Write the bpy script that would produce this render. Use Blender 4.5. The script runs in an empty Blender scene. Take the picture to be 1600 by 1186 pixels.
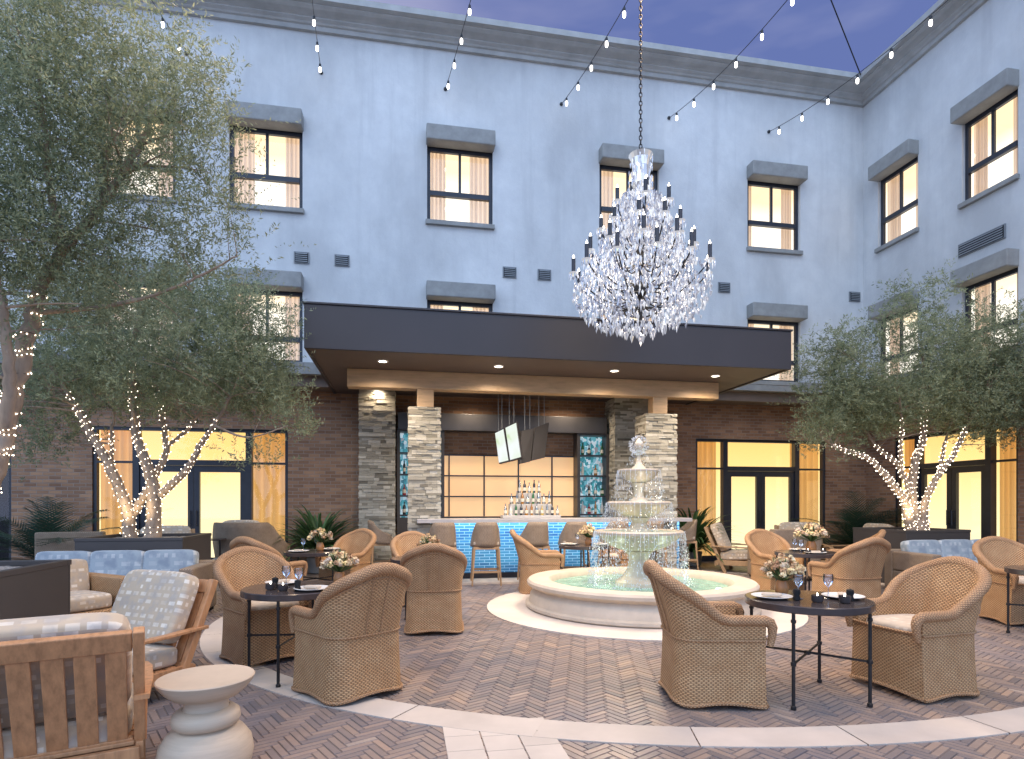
import bpy, math, random
import numpy as np
from mathutils import Vector, Matrix
PI=math.pi; R=math.radians
random.seed(7); rng=np.random.default_rng(7)
sc=bpy.context.scene; col=sc.collection
TH=R(10.36); CT,ST=math.cos(TH),math.sin(TH)
F=930.0; CH=1.3; HY=785.0
def W(u,v,z=0.0): return Vector((u*CT-v*ST,u*ST+v*CT,z))
def at(px,py,d): return Vector(((px-800)/F*d,d,CH+(HY-py)*d/F))

# ------------------------------------------------------------------ mesh helpers
class MB:
    def __init__(s): s.v=[];s.f=[];s.uv=[];s.c=[];s.m=[]
    def add(s,vs,fs,uvs=None,c=1.0,m=0):
        n=len(s.v); s.v.extend([tuple(p) for p in vs])
        for i,f in enumerate(fs):
            s.f.append(tuple(n+k for k in f)); s.c.append(c); s.m.append(m)
            s.uv.extend(uvs[i] if uvs else [(0,0)]*len(f))
        return s
    def box(s,x0,x1,y0,y1,z0,z1,c=1.0,m=0,M=None,ch=0.0):
        P=[Vector((x,y,z)) for z in (z0,z1) for y in (y0,y1) for x in (x0,x1)]
        if M is not None: P=[M@p for p in P]
        fs=[(0,2,3,1),(4,5,7,6),(0,1,5,4),(2,6,7,3),(0,4,6,2),(1,3,7,5)]
        X,Y,Z=x1-x0,y1-y0,z1-z0
        def q(a,b,c_,d): return [(a,b),(c_,b),(c_,d),(a,d)]
        uv=[[(x0,y0),(x0,y1),(x1,y1),(x1,y0)],[(x0,y0),(x1,y0),(x1,y1),(x0,y1)],[(x0,z0),(x1,z0),(x1,z1),(x0,z1)],
            [(x0,z0),(x0,z1),(x1,z1),(x1,z0)],[(y0,z0),(y0,z1),(y1,z1),(y1,z0)],[(y0,z0),(y1,z0),(y1,z1),(y0,z1)]]
        return s.add(P,fs,uv,c,m)
    def grid(s,rows,uvs=None,closed=False,c=1.0,m=0,flip=False):
        nr=len(rows); nc=len(rows[0]); vs=[p for r in rows for p in r]; fs=[];fu=[]
        for i in range(nr-1):
            for j in range(nc if closed else nc-1):
                k=(j+1)%nc
                q=[(i,j),(i,k),(i+1,k),(i+1,j)]
                if flip: q=q[::-1]
                fs.append(tuple(a*nc+b for a,b in q))
                if uvs:
                    fu.append([uvs[a][b] if not(closed and b==0 and k==0) else (uvs[a][nc-1][0]+(uvs[a][1][0]-uvs[a][0][0]),uvs[a][b][1]) for a,b in q])
        return s.add(vs,fs,fu if uvs else None,c,m)
    def lathe(s,prof,n=24,cx=0,cy=0,c=1.0,m=0,cap=True):
        rows=[[(cx+r*math.cos(2*PI*j/n),cy+r*math.sin(2*PI*j/n),z) for j in range(n)] for r,z in prof]
        L=[0]
        for a,b in zip(prof,prof[1:]): L.append(L[-1]+math.hypot(a[0]-b[0],a[1]-b[1]))
        rm=max(p[0] for p in prof)
        uv=[[(2*PI*rm*j/n,L[i]) for j in range(n)] for i in range(len(prof))]
        s.grid(rows,uv,True,c,m)
        if cap:
            for idx,(r,z) in ((0,prof[0]),(len(prof)-1,prof[-1])):
                if r>1e-4:
                    ring=rows[idx]; s.add(ring,[tuple(range(n))[::-1] if idx==0 else tuple(range(n))],[[(p[0],p[1]) for p in (ring[::-1] if idx==0 else ring)]],c,m)
        return s
    def tube(s,pts,r,n=8,c=1.0,m=0,cap=True,closed=False):
        pts=[Vector(p) for p in pts]; N=len(pts)
        rs=r if isinstance(r,(list,tuple)) else [r]*N
        rows=[];uv=[];L=0; ref=None
        for i,p in enumerate(pts):
            a=pts[(i-1)%N] if (closed or i>0) else p; b=pts[(i+1)%N] if (closed or i<N-1) else p
            t=(b-a)
            if t.length<1e-9: t=Vector((0,0,1))
            t.normalize()
            if ref is None: ref=Vector((0,0,1)) if abs(t.z)<.9 else Vector((1,0,0))
            x=(ref-t*ref.dot(t)).normalized(); ref=x; y=t.cross(x)
            if i: L+=(p-pts[i-1]).length
            rows.append([p+(x*math.cos(2*PI*j/n)+y*math.sin(2*PI*j/n))*rs[i] for j in range(n)])
            uv.append([(2*PI*rs[i]*j/n,L) for j in range(n)])
        if closed: rows.append(rows[0]); uv.append([(a,L+.05) for a,_ in uv[0]])
        s.grid(rows,uv,True,c,m)
        if cap and not closed:
            s.add(rows[0],[tuple(range(n))[::-1]],None,c,m); s.add(rows[-1],[tuple(range(n))],None,c,m)
        return s
    def sbox(s,cx,cy,cz,sx,sy,sz,p=5,n=8,c=1.0,m=0,M=None):
        """puffy cushion: cube faces pushed onto a superquadric"""
        for ax in range(3):
            for sg in (-1,1):
                rows=[];uv=[]
                for i in range(n+1):
                    r=[];ru=[]
                    for j in range(n+1):
                        a=-1+2*i/n; b=-1+2*j/n
                        a=math.sin(a*PI/2)*.5+a*.5; b=math.sin(b*PI/2)*.5+b*.5
                        q=[0,0,0]; q[ax]=sg; q[(ax+1)%3]=a; q[(ax+2)%3]=b
                        k=(abs(q[0])**p+abs(q[1])**p+abs(q[2])**p)**(-1/p)
                        P=Vector((cx+q[0]*k*sx/2,cy+q[1]*k*sy/2,cz+q[2]*k*sz/2))
                        dims=(sx,sy,sz)
                        w=[(0,1,2)[(ax+1)%3],(0,1,2)[(ax+2)%3]]
                        if ax==1: w=[0,2]
                        e=[P.x-cx,P.y-cy,P.z-cz]
                        ru.append((e[w[0]]+.37*ax,e[w[1]]+.21*ax))
                        r.append(M@P if M is not None else P)
                    rows.append(r);uv.append(ru)
                s.grid(rows,uv,False,c,m,flip=(sg<0))
        return s
    def build(s,name,mats,parent=None,smooth=False,loc=(0,0,0),rot=(0,0,0)):
        me=bpy.data.meshes.new(name); me.from_pydata(s.v,[],s.f)
        u=me.uv_layers.new(name='UVMap'); u.data.foreach_set('uv',np.array(s.uv,dtype=np.float32).ravel())
        a=me.attributes.new('tone','FLOAT','FACE'); a.data.foreach_set('value',np.array(s.c,dtype=np.float32))
        if not isinstance(mats,(list,tuple)): mats=[mats]
        for m in mats: me.materials.append(m)
        if len(mats)>1: me.polygons.foreach_set('material_index',np.array(s.m,dtype=np.int32))
        if smooth:
            me.polygons.foreach_set('use_smooth',np.ones(len(s.f),dtype=bool))
            if smooth!=True: me.set_sharp_from_angle(angle=R(smooth))
        me.update()
        o=bpy.data.objects.new(name,me); col.objects.link(o); o.parent=parent; o.location=loc; o.rotation_euler=rot
        return o
def tag(o,label=None,cat=None,group=None,kind=None):
    if label:o['label']=label
    if cat:o['category']=cat
    if group:o['group']=group
    if kind:o['kind']=kind
    return o
def thing(name,label,cat,loc=(0,0,0),rz=0,group=None):
    o=bpy.data.objects.new(name,None); col.objects.link(o); o.location=loc; o.rotation_euler=(0,0,rz); o.empty_display_size=.1
    return tag(o,label,cat,group)
def copy_tree(o,parent=None):
    c=o.copy(); col.objects.link(c); c.parent=parent
    for ch in list(o.children): copy_tree(ch,c)
    return c
def place(proto,used,loc,rz,label,group=None,scale=None):
    o=proto if not used.get(proto.name) else copy_tree(proto)
    used[proto.name]=True
    o.location=loc; o.rotation_euler=(0,0,rz); o['label']=label
    if group: o['group']=group
    if scale: o.scale=(scale,)*3
    return o
used={}

# ------------------------------------------------------------------ materials
def newmat(name):
    m=bpy.data.materials.new(name); m.use_nodes=True; nt=m.node_tree
    for n in list(nt.nodes): nt.nodes.remove(n)
    out=nt.nodes.new('ShaderNodeOutputMaterial'); b=nt.nodes.new('ShaderNodeBsdfPrincipled'); nt.links.new(b.outputs[0],out.inputs[0])
    return m,nt,b,out
def nd(nt,t,**k):
    n=nt.nodes.new('ShaderNode'+t)
    for a,v in k.items():
        if a.startswith('i_'):
            key=a[2:]; key=int(key) if key.isdigit() else key.replace('_',' ')
            n.inputs[key].default_value=v
        else: setattr(n,a,v)
    return n
def lk(nt,a,b): nt.links.new(a,b)
def mth(nt,op,a,b=None,clamp=False):
    n=nt.nodes.new('ShaderNodeMath'); n.operation=op; n.use_clamp=clamp
    for i,x in enumerate((a,b)):
        if x is None: continue
        if isinstance(x,(int,float)): n.inputs[i].default_value=x
        else: lk(nt,x,n.inputs[i])
    return n.outputs[0]
def mixc(nt,fac,a,b,bt='MIX'):
    n=nt.nodes.new('ShaderNodeMix'); n.data_type='RGBA'; n.blend_type=bt
    for s_,x in ((0,fac),(6,a),(7,b)):
        if isinstance(x,(int,float)): n.inputs[s_].default_value=x
        elif isinstance(x,tuple): n.inputs[s_].default_value=x if len(x)==4 else (*x,1)
        else: lk(nt,x,n.inputs[s_])
    return n.outputs[2]
def ramp(nt,fac,stops):
    n=nt.nodes.new('ShaderNodeValToRGB'); e=n.color_ramp.elements
    while len(e)<len(stops): e.new(.5)
    for i,(p,c) in enumerate(stops): e[i].position=p; e[i].color=(*c,1) if len(c)==3 else c
    lk(nt,fac,n.inputs[0]); return n.outputs[0]
def bump(nt,h,b,st=.3,dist=.01):
    n=nd(nt,'Bump'); n.inputs['Strength'].default_value=st; n.inputs['Distance'].default_value=dist
    lk(nt,h,n.inputs['Height']); lk(nt,n.outputs[0],b.inputs['Normal']); return n
def tc(nt,k='Object'): return nd(nt,'TexCoord').outputs[k]
def noise(nt,vec,scale,detail=4,rough=.5):
    n=nd(nt,'TexNoise'); n.inputs['Scale'].default_value=scale; n.inputs['Detail'].default_value=detail; n.inputs['Roughness'].default_value=rough
    if vec is not None: lk(nt,vec,n.inputs['Vector'])
    return n.outputs['Fac']
def mapping(nt,vec,sc_=(1,1,1),rot=(0,0,0)):
    n=nd(nt,'Mapping'); n.inputs['Scale'].default_value=sc_; n.inputs['Rotation'].default_value=rot; lk(nt,vec,n.inputs['Vector']); return n.outputs[0]
def simple(name,c,rough=.6,var=.15,nscale=8,metal=0,bst=.1,tone=False,stretch=(1,1,1),spec=.5):
    m,nt,b,o=newmat(name); v=tc(nt)
    n=noise(nt,mapping(nt,v,stretch),nscale,5,.6)
    a=tuple(x*(1-var) for x in c); d=tuple(min(1,x*(1+var)) for x in c)
    cc=ramp(nt,n,[(.3,a),(.7,d)])
    if tone:
        at_=nd(nt,'Attribute',attribute_name='tone'); cc=mixc(nt,1.0,cc,at_.outputs['Color'],'MULTIPLY')
    lk(nt,cc,b.inputs['Base Color']); b.inputs['Roughness'].default_value=rough; b.inputs['Metallic'].default_value=metal
    b.inputs['Specular IOR Level'].default_value=spec
    if bst: bump(nt,noise(nt,mapping(nt,v,stretch),nscale*5,4,.6),b,bst,.005)
    return m
def emis(name,c,st,sample=True):
    m,nt,b,o=newmat(name); nt.nodes.remove(b); e=nd(nt,'Emission'); e.inputs[0].default_value=(*c,1); e.inputs[1].default_value=st
    lk(nt,e.outputs[0],o.inputs[0])
    if not sample: m.cycles.emission_sampling='NONE'
    return m
M={}
def mk_pav(name,stops,rough=.8,bs=.4,ns=18):
    m,nt,b,o=newmat(name); a=nd(nt,'Attribute',attribute_name='tone'); v=tc(nt)
    c=ramp(nt,a.outputs['Fac'],stops); n=noise(nt,v,ns,6,.65); c=mixc(nt,mth(nt,'MULTIPLY',n,.45),c,(.13,.11,.115))
    big=noise(nt,v,.8,6,.6); c=mixc(nt,mth(nt,'MULTIPLY',ramp(nt,big,[(.42,(0,0,0)),(.62,(1,1,1))]),.55),c,(.17,.155,.175))
    sp=noise(nt,v,2.3,5,.7); c=mixc(nt,mth(nt,'MULTIPLY',ramp(nt,sp,[(.56,(0,0,0)),(.68,(1,1,1))]),.35),c,(.46,.34,.27))
    lk(nt,c,b.inputs['Base Color']); lk(nt,ramp(nt,big,[(.35,(.28,.28,.28)),(.65,(.52,.52,.52))]),b.inputs['Roughness']); bump(nt,noise(nt,v,ns*2.5,6,.7),b,bs,.006); return m
def mk_stucco():
    m,nt,b,o=newmat('stucco'); v=tc(nt)
    n1=noise(nt,mapping(nt,v,(1,1,.55)),.55,8,.6); n2=noise(nt,v,3.5,6,.65)
    st=noise(nt,mapping(nt,v,(2.4,2.4,.16)),1.5,5,.6)
    c=ramp(nt,n1,[(.34,(.54,.54,.535)),(.48,(.67,.67,.66)),(.6,(.74,.74,.73)),(.72,(.80,.80,.79))])
    c=mixc(nt,mth(nt,'MULTIPLY',ramp(nt,n2,[(.35,(0,0,0)),(.7,(1,1,1))]),.34),c,(.53,.53,.54))
    c=mixc(nt,mth(nt,'MULTIPLY',ramp(nt,st,[(.52,(0,0,0)),(.75,(1,1,1))]),.45),c,(.50,.50,.50))
    lk(nt,c,b.inputs['Base Color']); b.inputs['Roughness'].default_value=.85; b.inputs['Specular IOR Level'].default_value=.2
    bump(nt,mth(nt,'ADD',noise(nt,v,6,8,.7),mth(nt,'MULTIPLY',noise(nt,v,60,3),.3)),b,.35,.02); return m
def mk_brick():
    m,nt,b,o=newmat('brick'); uv=tc(nt,'UV')
    br=nd(nt,'TexBrick'); br.inputs['Scale'].default_value=1; br.inputs['Brick Width'].default_value=.20; br.inputs['Row Height'].default_value=.066
    br.inputs['Mortar Size'].default_value=.007; br.inputs['Mortar Smooth'].default_value=.3; br.inputs['Bias'].default_value=-.1
    br.inputs['Color1'].default_value=(.23,.11,.06,1); br.inputs['Color2'].default_value=(.52,.28,.15,1); br.inputs['Mortar'].default_value=(.34,.28,.24,1)
    lk(nt,uv,br.inputs['Vector'])
    c=mixc(nt,.35,br.outputs['Color'],ramp(nt,noise(nt,uv,1.6,6),[(.3,(.19,.11,.07)),(.7,(.50,.31,.19))]))
    lk(nt,c,b.inputs['Base Color']); b.inputs['Roughness'].default_value=.85
    h=mth(nt,'SUBTRACT',mth(nt,'MULTIPLY',noise(nt,uv,40,4),.35),br.outputs['Fac']); bump(nt,h,b,.8,.012); return m
def mk_wicker(name,c1,c2,fu=.034,fv=.011,dk=.36):
    m,nt,b,o=newmat(name); uv=tc(nt,'UV'); sx=nd(nt,'SeparateXYZ'); lk(nt,uv,sx.inputs[0])
    wob=mth(nt,'MULTIPLY',mth(nt,'SUBTRACT',noise(nt,uv,14,2),.5),.010)
    U=mth(nt,'DIVIDE',mth(nt,'ADD',sx.outputs[0],wob),fu); V=mth(nt,'DIVIDE',mth(nt,'ADD',sx.outputs[1],wob),fv)
    row=mth(nt,'FLOOR',V); strand=mth(nt,'ABSOLUTE',mth(nt,'SINE',mth(nt,'MULTIPLY',V,PI)))
    ph=mth(nt,'MULTIPLY',mth(nt,'ADD',U,mth(nt,'MULTIPLY',row,.5)),2*PI)
    over=mth(nt,'ADD',mth(nt,'MULTIPLY',mth(nt,'SINE',ph),.5),.5)
    h=mth(nt,'MULTIPLY',mth(nt,'POWER',strand,.6),over)
    stake=mth(nt,'MULTIPLY',mth(nt,'POWER',mth(nt,'ABSOLUTE',mth(nt,'SINE',mth(nt,'MULTIPLY',U,PI))),4),.25)
    h2=mth(nt,'MAXIMUM',h,stake)
    n=noise(nt,uv,9,5,.7); n3=noise(nt,mapping(nt,uv,(12,90,1)),1,3,.6)
    cc=mixc(nt,n3,tuple(x*.72 for x in c1),c1)
    cc=mixc(nt,ramp(nt,n,[(.35,(0,0,0)),(.75,(1,1,1))]),cc,c2)
    cc=mixc(nt,ramp(nt,h2,[(.05,(.95,.95,.95)),(.45,(0,0,0))]),cc,tuple(x*dk for x in c1))
    lk(nt,cc,b.inputs['Base Color']); b.inputs['Roughness'].default_value=.55
    bump(nt,h2,b,.9,.006); return m
def mk_wood(name,c,sc_=(1,1,1),rough=.5,var=.4):
    m,nt,b,o=newmat(name); v=mapping(nt,tc(nt),sc_)
    n=noise(nt,v,6,8,.62); w=noise(nt,v,26,4,.6)
    cc=ramp(nt,n,[(.3,tuple(x*(1-var) for x in c)),(.5,c),(.72,tuple(min(1,x*(1+var*.7)) for x in c))])
    cc=mixc(nt,mth(nt,'MULTIPLY',w,.3),cc,tuple(x*.5 for x in c))
    lk(nt,cc,b.inputs['Base Color']); b.inputs['Roughness'].default_value=rough; bump(nt,w,b,.25,.004); return m
def mk_plaid(name,base,light,dark,scale=1.0):
    m,nt,b,o=newmat(name); uv=mapping(nt,tc(nt,'UV'),(scale,)*3)
    br=nd(nt,'TexBrick'); br.offset=.37; br.offset_frequency=3; br.squash=.6; br.squash_frequency=3
    br.inputs['Scale'].default_value=1; br.inputs['Brick Width'].default_value=.075; br.inputs['Row Height'].default_value=.05
    br.inputs['Mortar Size'].default_value=.013; br.inputs['Mortar Smooth'].default_value=.15; br.inputs['Bias'].default_value=.15
    br.inputs['Color1'].default_value=(*light,1); br.inputs['Color2'].default_value=(*base,1); br.inputs['Mortar'].default_value=(*base,1); lk(nt,uv,br.inputs['Vector'])
    n=noise(nt,uv,12,4)
    cc=mixc(nt,ramp(nt,n,[(.45,(0,0,0)),(.62,(.6,.6,.6))]),br.outputs['Color'],dark)
    lk(nt,cc,b.inputs['Base Color']); b.inputs['Roughness'].default_value=.9; b.inputs['Sheen Weight'].default_value=.2
    bump(nt,noise(nt,mapping(nt,uv,(300,300,1)),1,2),b,.2,.002); return m
def mk_attr(name,stops,rough=.8,bs=.4,ns=18):
    m,nt,b,o=newmat(name); a=nd(nt,'Attribute',attribute_name='tone'); v=tc(nt)
    c=ramp(nt,a.outputs['Fac'],stops)
    n=noise(nt,v,ns,6,.65); c=mixc(nt,mth(nt,'MULTIPLY',n,.5),c,tuple(x*.45 for x in stops[len(stops)//2][1]))
    lk(nt,c,b.inputs['Base Color']); b.inputs['Roughness'].default_value=rough; bump(nt,noise(nt,v,ns*2.5,6,.7),b,bs,.01); return m
def mk_glass(name,tint=(1,1,1),refl=.1):
    m,nt,b,o=newmat(name); nt.nodes.remove(b)
    t=nd(nt,'BsdfTransparent'); t.inputs[0].default_value=(*tint,1); g=nd(nt,'BsdfGlossy'); g.inputs['Roughness'].default_value=.03; g.inputs[0].default_value=(.9,.95,1,1)
    fr=nd(nt,'Fresnel'); fr.inputs[0].default_value=1.45
    mx=nd(nt,'MixShader'); lk(nt,mth(nt,'ADD',mth(nt,'MULTIPLY',fr.outputs[0],.9),refl*.3,True),mx.inputs[0]); lk(nt,t.outputs[0],mx.inputs[1]); lk(nt,g.outputs[0],mx.inputs[2]); lk(nt,mx.outputs[0],o.inputs[0]); return m
def mk_room(name,stops,st,z0,z1,hor=None):
    """interior lamplight painted as wall emission that varies with height"""
    m,nt,b,o=newmat(name); nt.nodes.remove(b); sx=nd(nt,'SeparateXYZ'); lk(nt,tc(nt),sx.inputs[0])
    f=mth(nt,'DIVIDE',mth(nt,'SUBTRACT',sx.outputs[2],z0),z1-z0,True)
    c=ramp(nt,f,stops); n=noise(nt,mapping(nt,tc(nt),(1,1,.5)),1.1,2)
    c=mixc(nt,mth(nt,'MULTIPLY',ramp(nt,n,[(.5,(0,0,0)),(.65,(1,1,1))]),.12),c,(1.0,.70,.36))
    e=nd(nt,'Emission'); lk(nt,c,e.inputs[0]); e.inputs[1].default_value=st; lk(nt,e.outputs[0],o.inputs[0]); return m
def mk_cloth(name,c,tr=.55,em=0):
    m,nt,b,o=newmat(name); nt.nodes.remove(b)
    d=nd(nt,'BsdfDiffuse'); d.inputs[0].default_value=(*c,1); t=nd(nt,'BsdfTranslucent'); t.inputs[0].default_value=(*c,1)
    mx=nd(nt,'MixShader'); mx.inputs[0].default_value=tr; lk(nt,d.outputs[0],mx.inputs[1]); lk(nt,t.outputs[0],mx.inputs[2])
    lk(nt,mx.outputs[0],o.inputs[0]); return m
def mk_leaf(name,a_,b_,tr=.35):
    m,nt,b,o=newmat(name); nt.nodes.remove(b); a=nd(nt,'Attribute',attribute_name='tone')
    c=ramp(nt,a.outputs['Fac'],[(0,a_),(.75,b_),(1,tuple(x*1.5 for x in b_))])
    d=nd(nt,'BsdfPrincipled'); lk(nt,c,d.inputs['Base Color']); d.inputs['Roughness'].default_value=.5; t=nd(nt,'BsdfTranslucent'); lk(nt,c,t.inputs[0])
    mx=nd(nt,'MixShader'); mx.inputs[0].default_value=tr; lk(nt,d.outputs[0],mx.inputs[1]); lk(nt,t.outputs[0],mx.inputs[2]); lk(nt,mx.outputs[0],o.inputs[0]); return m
M['stucco']=mk_stucco(); M['brick']=mk_brick()
M['concrete']=simple('concrete_trim',(.31,.305,.29),.75,.18,4,bst=.15)
M['cornice']=simple('cornice_render',(.44,.43,.41),.75,.14,3,bst=.1)
M['trimdark']=simple('brown_trim',(.20,.15,.12),.6,.1,3)
M['frame']=simple('dark_window_frame',(.028,.032,.045),.35,.2,5,bst=0)
M['black']=simple('black_void',(.006,.006,.008),.8,.1,3,bst=0)
M['canopy']=simple('dark_canopy_metal',(.040,.036,.041),.45,.1,.8,bst=0)
M['soffit']=simple('brown_soffit',(.12,.09,.085),.55,.08,2,bst=0)
M['timber']=mk_wood('timber_beam',(.62,.42,.24),(.5,4,4),.45,.22)
M['teak']=mk_wood('teak',(.56,.28,.13),(5,5,.8),.42,.35)
M['oak']=mk_wood('pale_oak',(.46,.29,.155),(5,5,.8),.5,.25)
M['wicker']=mk_wicker('wicker',(.60,.33,.15),(.66,.42,.22),.030,.0115,.32)
M['wickg']=mk_wicker('grey_wicker',(.40,.29,.20),(.48,.37,.27),.026,.010)
M['iron']=simple('black_iron',(.035,.034,.036),.4,.2,20,metal=.6,bst=.1)
M['tabletop']=simple('dark_tabletop',(.055,.045,.045),.18,.3,6,bst=0)
M['cream']=mk_plaid('cream_cushion',(.55,.46,.36),(.74,.67,.57),(.44,.37,.30),.8)
M['plaid']=mk_plaid('plaid_cushion',(.56,.44,.31),(.90,.82,.70),(.40,.36,.33))
M['blue']=mk_plaid('blue_cushion',(.30,.36,.41),(.55,.58,.60),(.16,.21,.28),.55)
M['stone']=simple('carved_limestone',(.56,.475,.38),.7,.10,5,bst=.25)
M['travertine']=mk_wood('travertine',(.60,.48,.36),(.4,.4,5),.6,.16)
M['paver']=simple('pale_stone_paving',(.56,.49,.43),.7,.1,2.2,bst=.1,tone=True)
M['planter']=simple('bronze_planter_metal',(.058,.052,.052),.45,.1,1.5,bst=0)
M['soil']=simple('pebbles',(.35,.32,.29),.9,.5,60,bst=.8)
M['bark']=mk_wood('olive_bark',(.36,.27,.20),(3,3,.8),.9,.35)
M['leaf']=mk_leaf('olive_leaf',(.11,.145,.08),(.40,.44,.27),.5)
M['fern']=mk_leaf('fern_leaf',(.025,.06,.022),(.08,.16,.055),.25)
M['palm']=mk_leaf('palm_leaf',(.012,.035,.022),(.03,.075,.045),.2)
M['glass']=mk_glass('window_glass')
M['roomup']=mk_room('bedroom_glow',[(0,(1,.94,.84)),(.76,(1,.92,.78)),(.86,(1,.87,.64)),(1,(1,.74,.42))],1.6,-.1,1.7)  # no lamp inside; the room walls themselves emit the painted light
M['roomdn']=mk_room('lobby_glow',[(0,(1,.88,.56)),(.45,(1,.82,.42)),(.75,(1,.70,.27)),(1,(1,.62,.2))],1.4,0,2.75)
M['curtup']=mk_cloth('bedroom_curtain',(.90,.77,.66),.62)
M['curtdn']=mk_cloth('amber_curtain',(.88,.62,.36),.6)
M['bulb']=emis('string_bulb_glow',(1,.96,.9),7,False)
M['fairy']=emis('fairy_bulb_glow',(1,.86,.68),6,False)
M['down']=emis('downlight_glow',(1,.9,.75),12,False)
M['flame']=emis('candle_glow',(1,.92,.8),14,False)
M['ledge']=mk_attr('stacked_stone',[(0,(.12,.11,.085)),(.25,(.28,.255,.20)),(.6,(.50,.465,.38)),(1,(.74,.70,.60))],.85,.6,14)
M['pav']=mk_pav('clay_pavers',[(0,(.14,.125,.125)),(.3,(.26,.205,.18)),(.6,(.38,.275,.21)),(.85,(.49,.335,.24)),(1,(.54,.43,.34))],.5,.3,10)
M['grout']=simple('dark_joint',(.17,.14,.13),.9,.2,20)
M['metal']=simple('galvanised',(.22,.23,.24),.45,.1,10,bst=0)
M['white']=simple('white_ceramic',(.8,.78,.75),.25,.03,4,bst=0)
M['counter']=simple('grey_stone_counter',(.42,.40,.40),.3,.12,6,bst=0)

# ------------------------------------------------------------------ world, sun, camera
w=bpy.data.worlds.new('World'); sc.world=w; w.use_nodes=True; nt=w.node_tree
bg=nt.nodes['Background']; sky=nd(nt,'TexSky'); sky.sky_type='NISHITA'; sky.sun_disc=False; sky.sun_elevation=R(6); sky.sun_rotation=R(200); sky.air_density=1.4; sky.ozone_density=4
g=tc(nt,'Generated'); sx=nd(nt,'SeparateXYZ'); lk(nt,g,sx.inputs[0])
back=mth(nt,'MULTIPLY',sx.outputs[1],-1.0)
f1=mth(nt,'ADD',mth(nt,'MULTIPLY',mth(nt,'ADD',back,1.0),.5),0.0,True)
grad=ramp(nt,f1,[(0,(.10,.135,.33)),(.30,(.115,.15,.35)),(.55,(.44,.69,1.16)),(1,(.68,.98,1.56))])
cl=noise(nt,mapping(nt,g,(1.2,2.2,5.0),(0,0,.5)),1.5,5,.5)
grad=mixc(nt,mth(nt,'MULTIPLY',ramp(nt,cl,[(.42,(0,0,0)),(.62,(1,1,1))]),.8),grad,mixc(nt,f1,(.26,.24,.38),(.72,.92,1.25)))
SKY=mixc(nt,1.0,grad,mixc(nt,1.0,sky.outputs[0],(.012,.012,.014),'MULTIPLY'),'ADD')
lk(nt,SKY,bg.inputs[0]); bg.inputs[1].default_value=1.24
sl=bpy.data.lights.new('dusk_sun','SUN'); sl.energy=.6; sl.angle=R(25); sl.color=(.80,.90,1.0)
so=bpy.data.objects.new('dusk_sun',sl); col.objects.link(so); so.rotation_euler=(R(42),0,R(-24))
cam=bpy.data.cameras.new('Camera'); co=bpy.data.objects.new('Camera',cam); col.objects.link(co); sc.camera=co
co.location=(0,0,CH); co.rotation_euler=(R(90),0,0); cam.sensor_width=36; cam.lens=F/1600*36; cam.shift_y=(HY-593)/1600; cam.clip_end=1000; cam.clip_start=.05
sc.view_settings.view_transform='Standard'; sc.view_settings.look='None'; sc.view_settings.exposure=0
sc.render.engine='CYCLES'; sc.cycles.use_denoising=True; sc.cycles.max_bounces=7; sc.cycles.diffuse_bounces=4; sc.cycles.transparent_max_bounces=12; sc.cycles.sample_clamp_indirect=4; sc.cycles.caustics_reflective=False; sc.cycles.caustics_refractive=False
def lamp(name,kind,loc,e,c=(1,.85,.65),size=.05,parent=None,rot=(0,0,0),spot=90,blend=.6):
    l=bpy.data.lights.new(name,kind); l.energy=e; l.color=c
    if kind=='SPOT': l.spot_size=R(spot); l.spot_blend=blend
    l.shadow_soft_size=size
    o=bpy.data.objects.new(name,l); col.objects.link(o); o.location=loc; o.rotation_euler=rot; o.parent=parent; return o

# ------------------------------------------------------------------ ground
mb=MB(); mb.add([(-60,-30,-.0075),(60,-30,-.0075),(60,60,-.0075),(-60,60,-.0075)],[(0,1,2,3)]); tag(mb.build('ground',M['grout']),kind='structure')
# herringbone clay pavers
Wb,n_=.045,4; ca,sa=math.cos(R(38)),math.sin(R(38)); mb=MB(); gp=.0022
def pav(x0,y0,x1,y1):
    cx,cy=(x0+x1)/2*Wb,(y0+y1)/2*Wb
    X,Y=cx*ca-cy*sa+1,cx*sa+cy*ca+8
    if not(-8.3<X<10.5 and 1.6<Y<14.2) or abs(X)>1.05*Y+1.2: return
    a=(x1-x0)*Wb/2-gp; b=(y1-y0)*Wb/2-gp; z=random.uniform(-.0025,.0); tx=random.uniform(-.008,.008)
    P=[]
    for k,(e,h) in enumerate(((0,-.0072),(.003,0))):
        for sx_,sy_ in ((-1,-1),(1,-1),(1,1),(-1,1)):
            lx,ly=cx+sx_*(a-e),cy+sy_*(b-e); P.append((lx*ca-ly*sa+1,lx*sa+ly*ca+8,z+h+tx*sx_*a))
    patch=.5+.5*math.sin(X*1.3+math.sin(Y*1.1)*1.5)*math.sin(Y*1.7+X*.4)
    t=min(1,max(0,random.gauss(.42+.30*(patch-.5),.19)))
    mb.add(P,[(4,5,6,7),(0,1,5,4),(1,2,6,5),(2,3,7,6),(3,0,4,7)],None,t)
for k in range(-330,330):
    for j in range(-42,42):
        ox=k+2*n_*j; oy=k
        pav(ox,oy,ox+n_,oy+1); pav(ox+n_,oy+1-n_,ox+n_+1,oy+1)
tag(mb.build('courtyard_paving',M['pav']),kind='structure')
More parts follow.
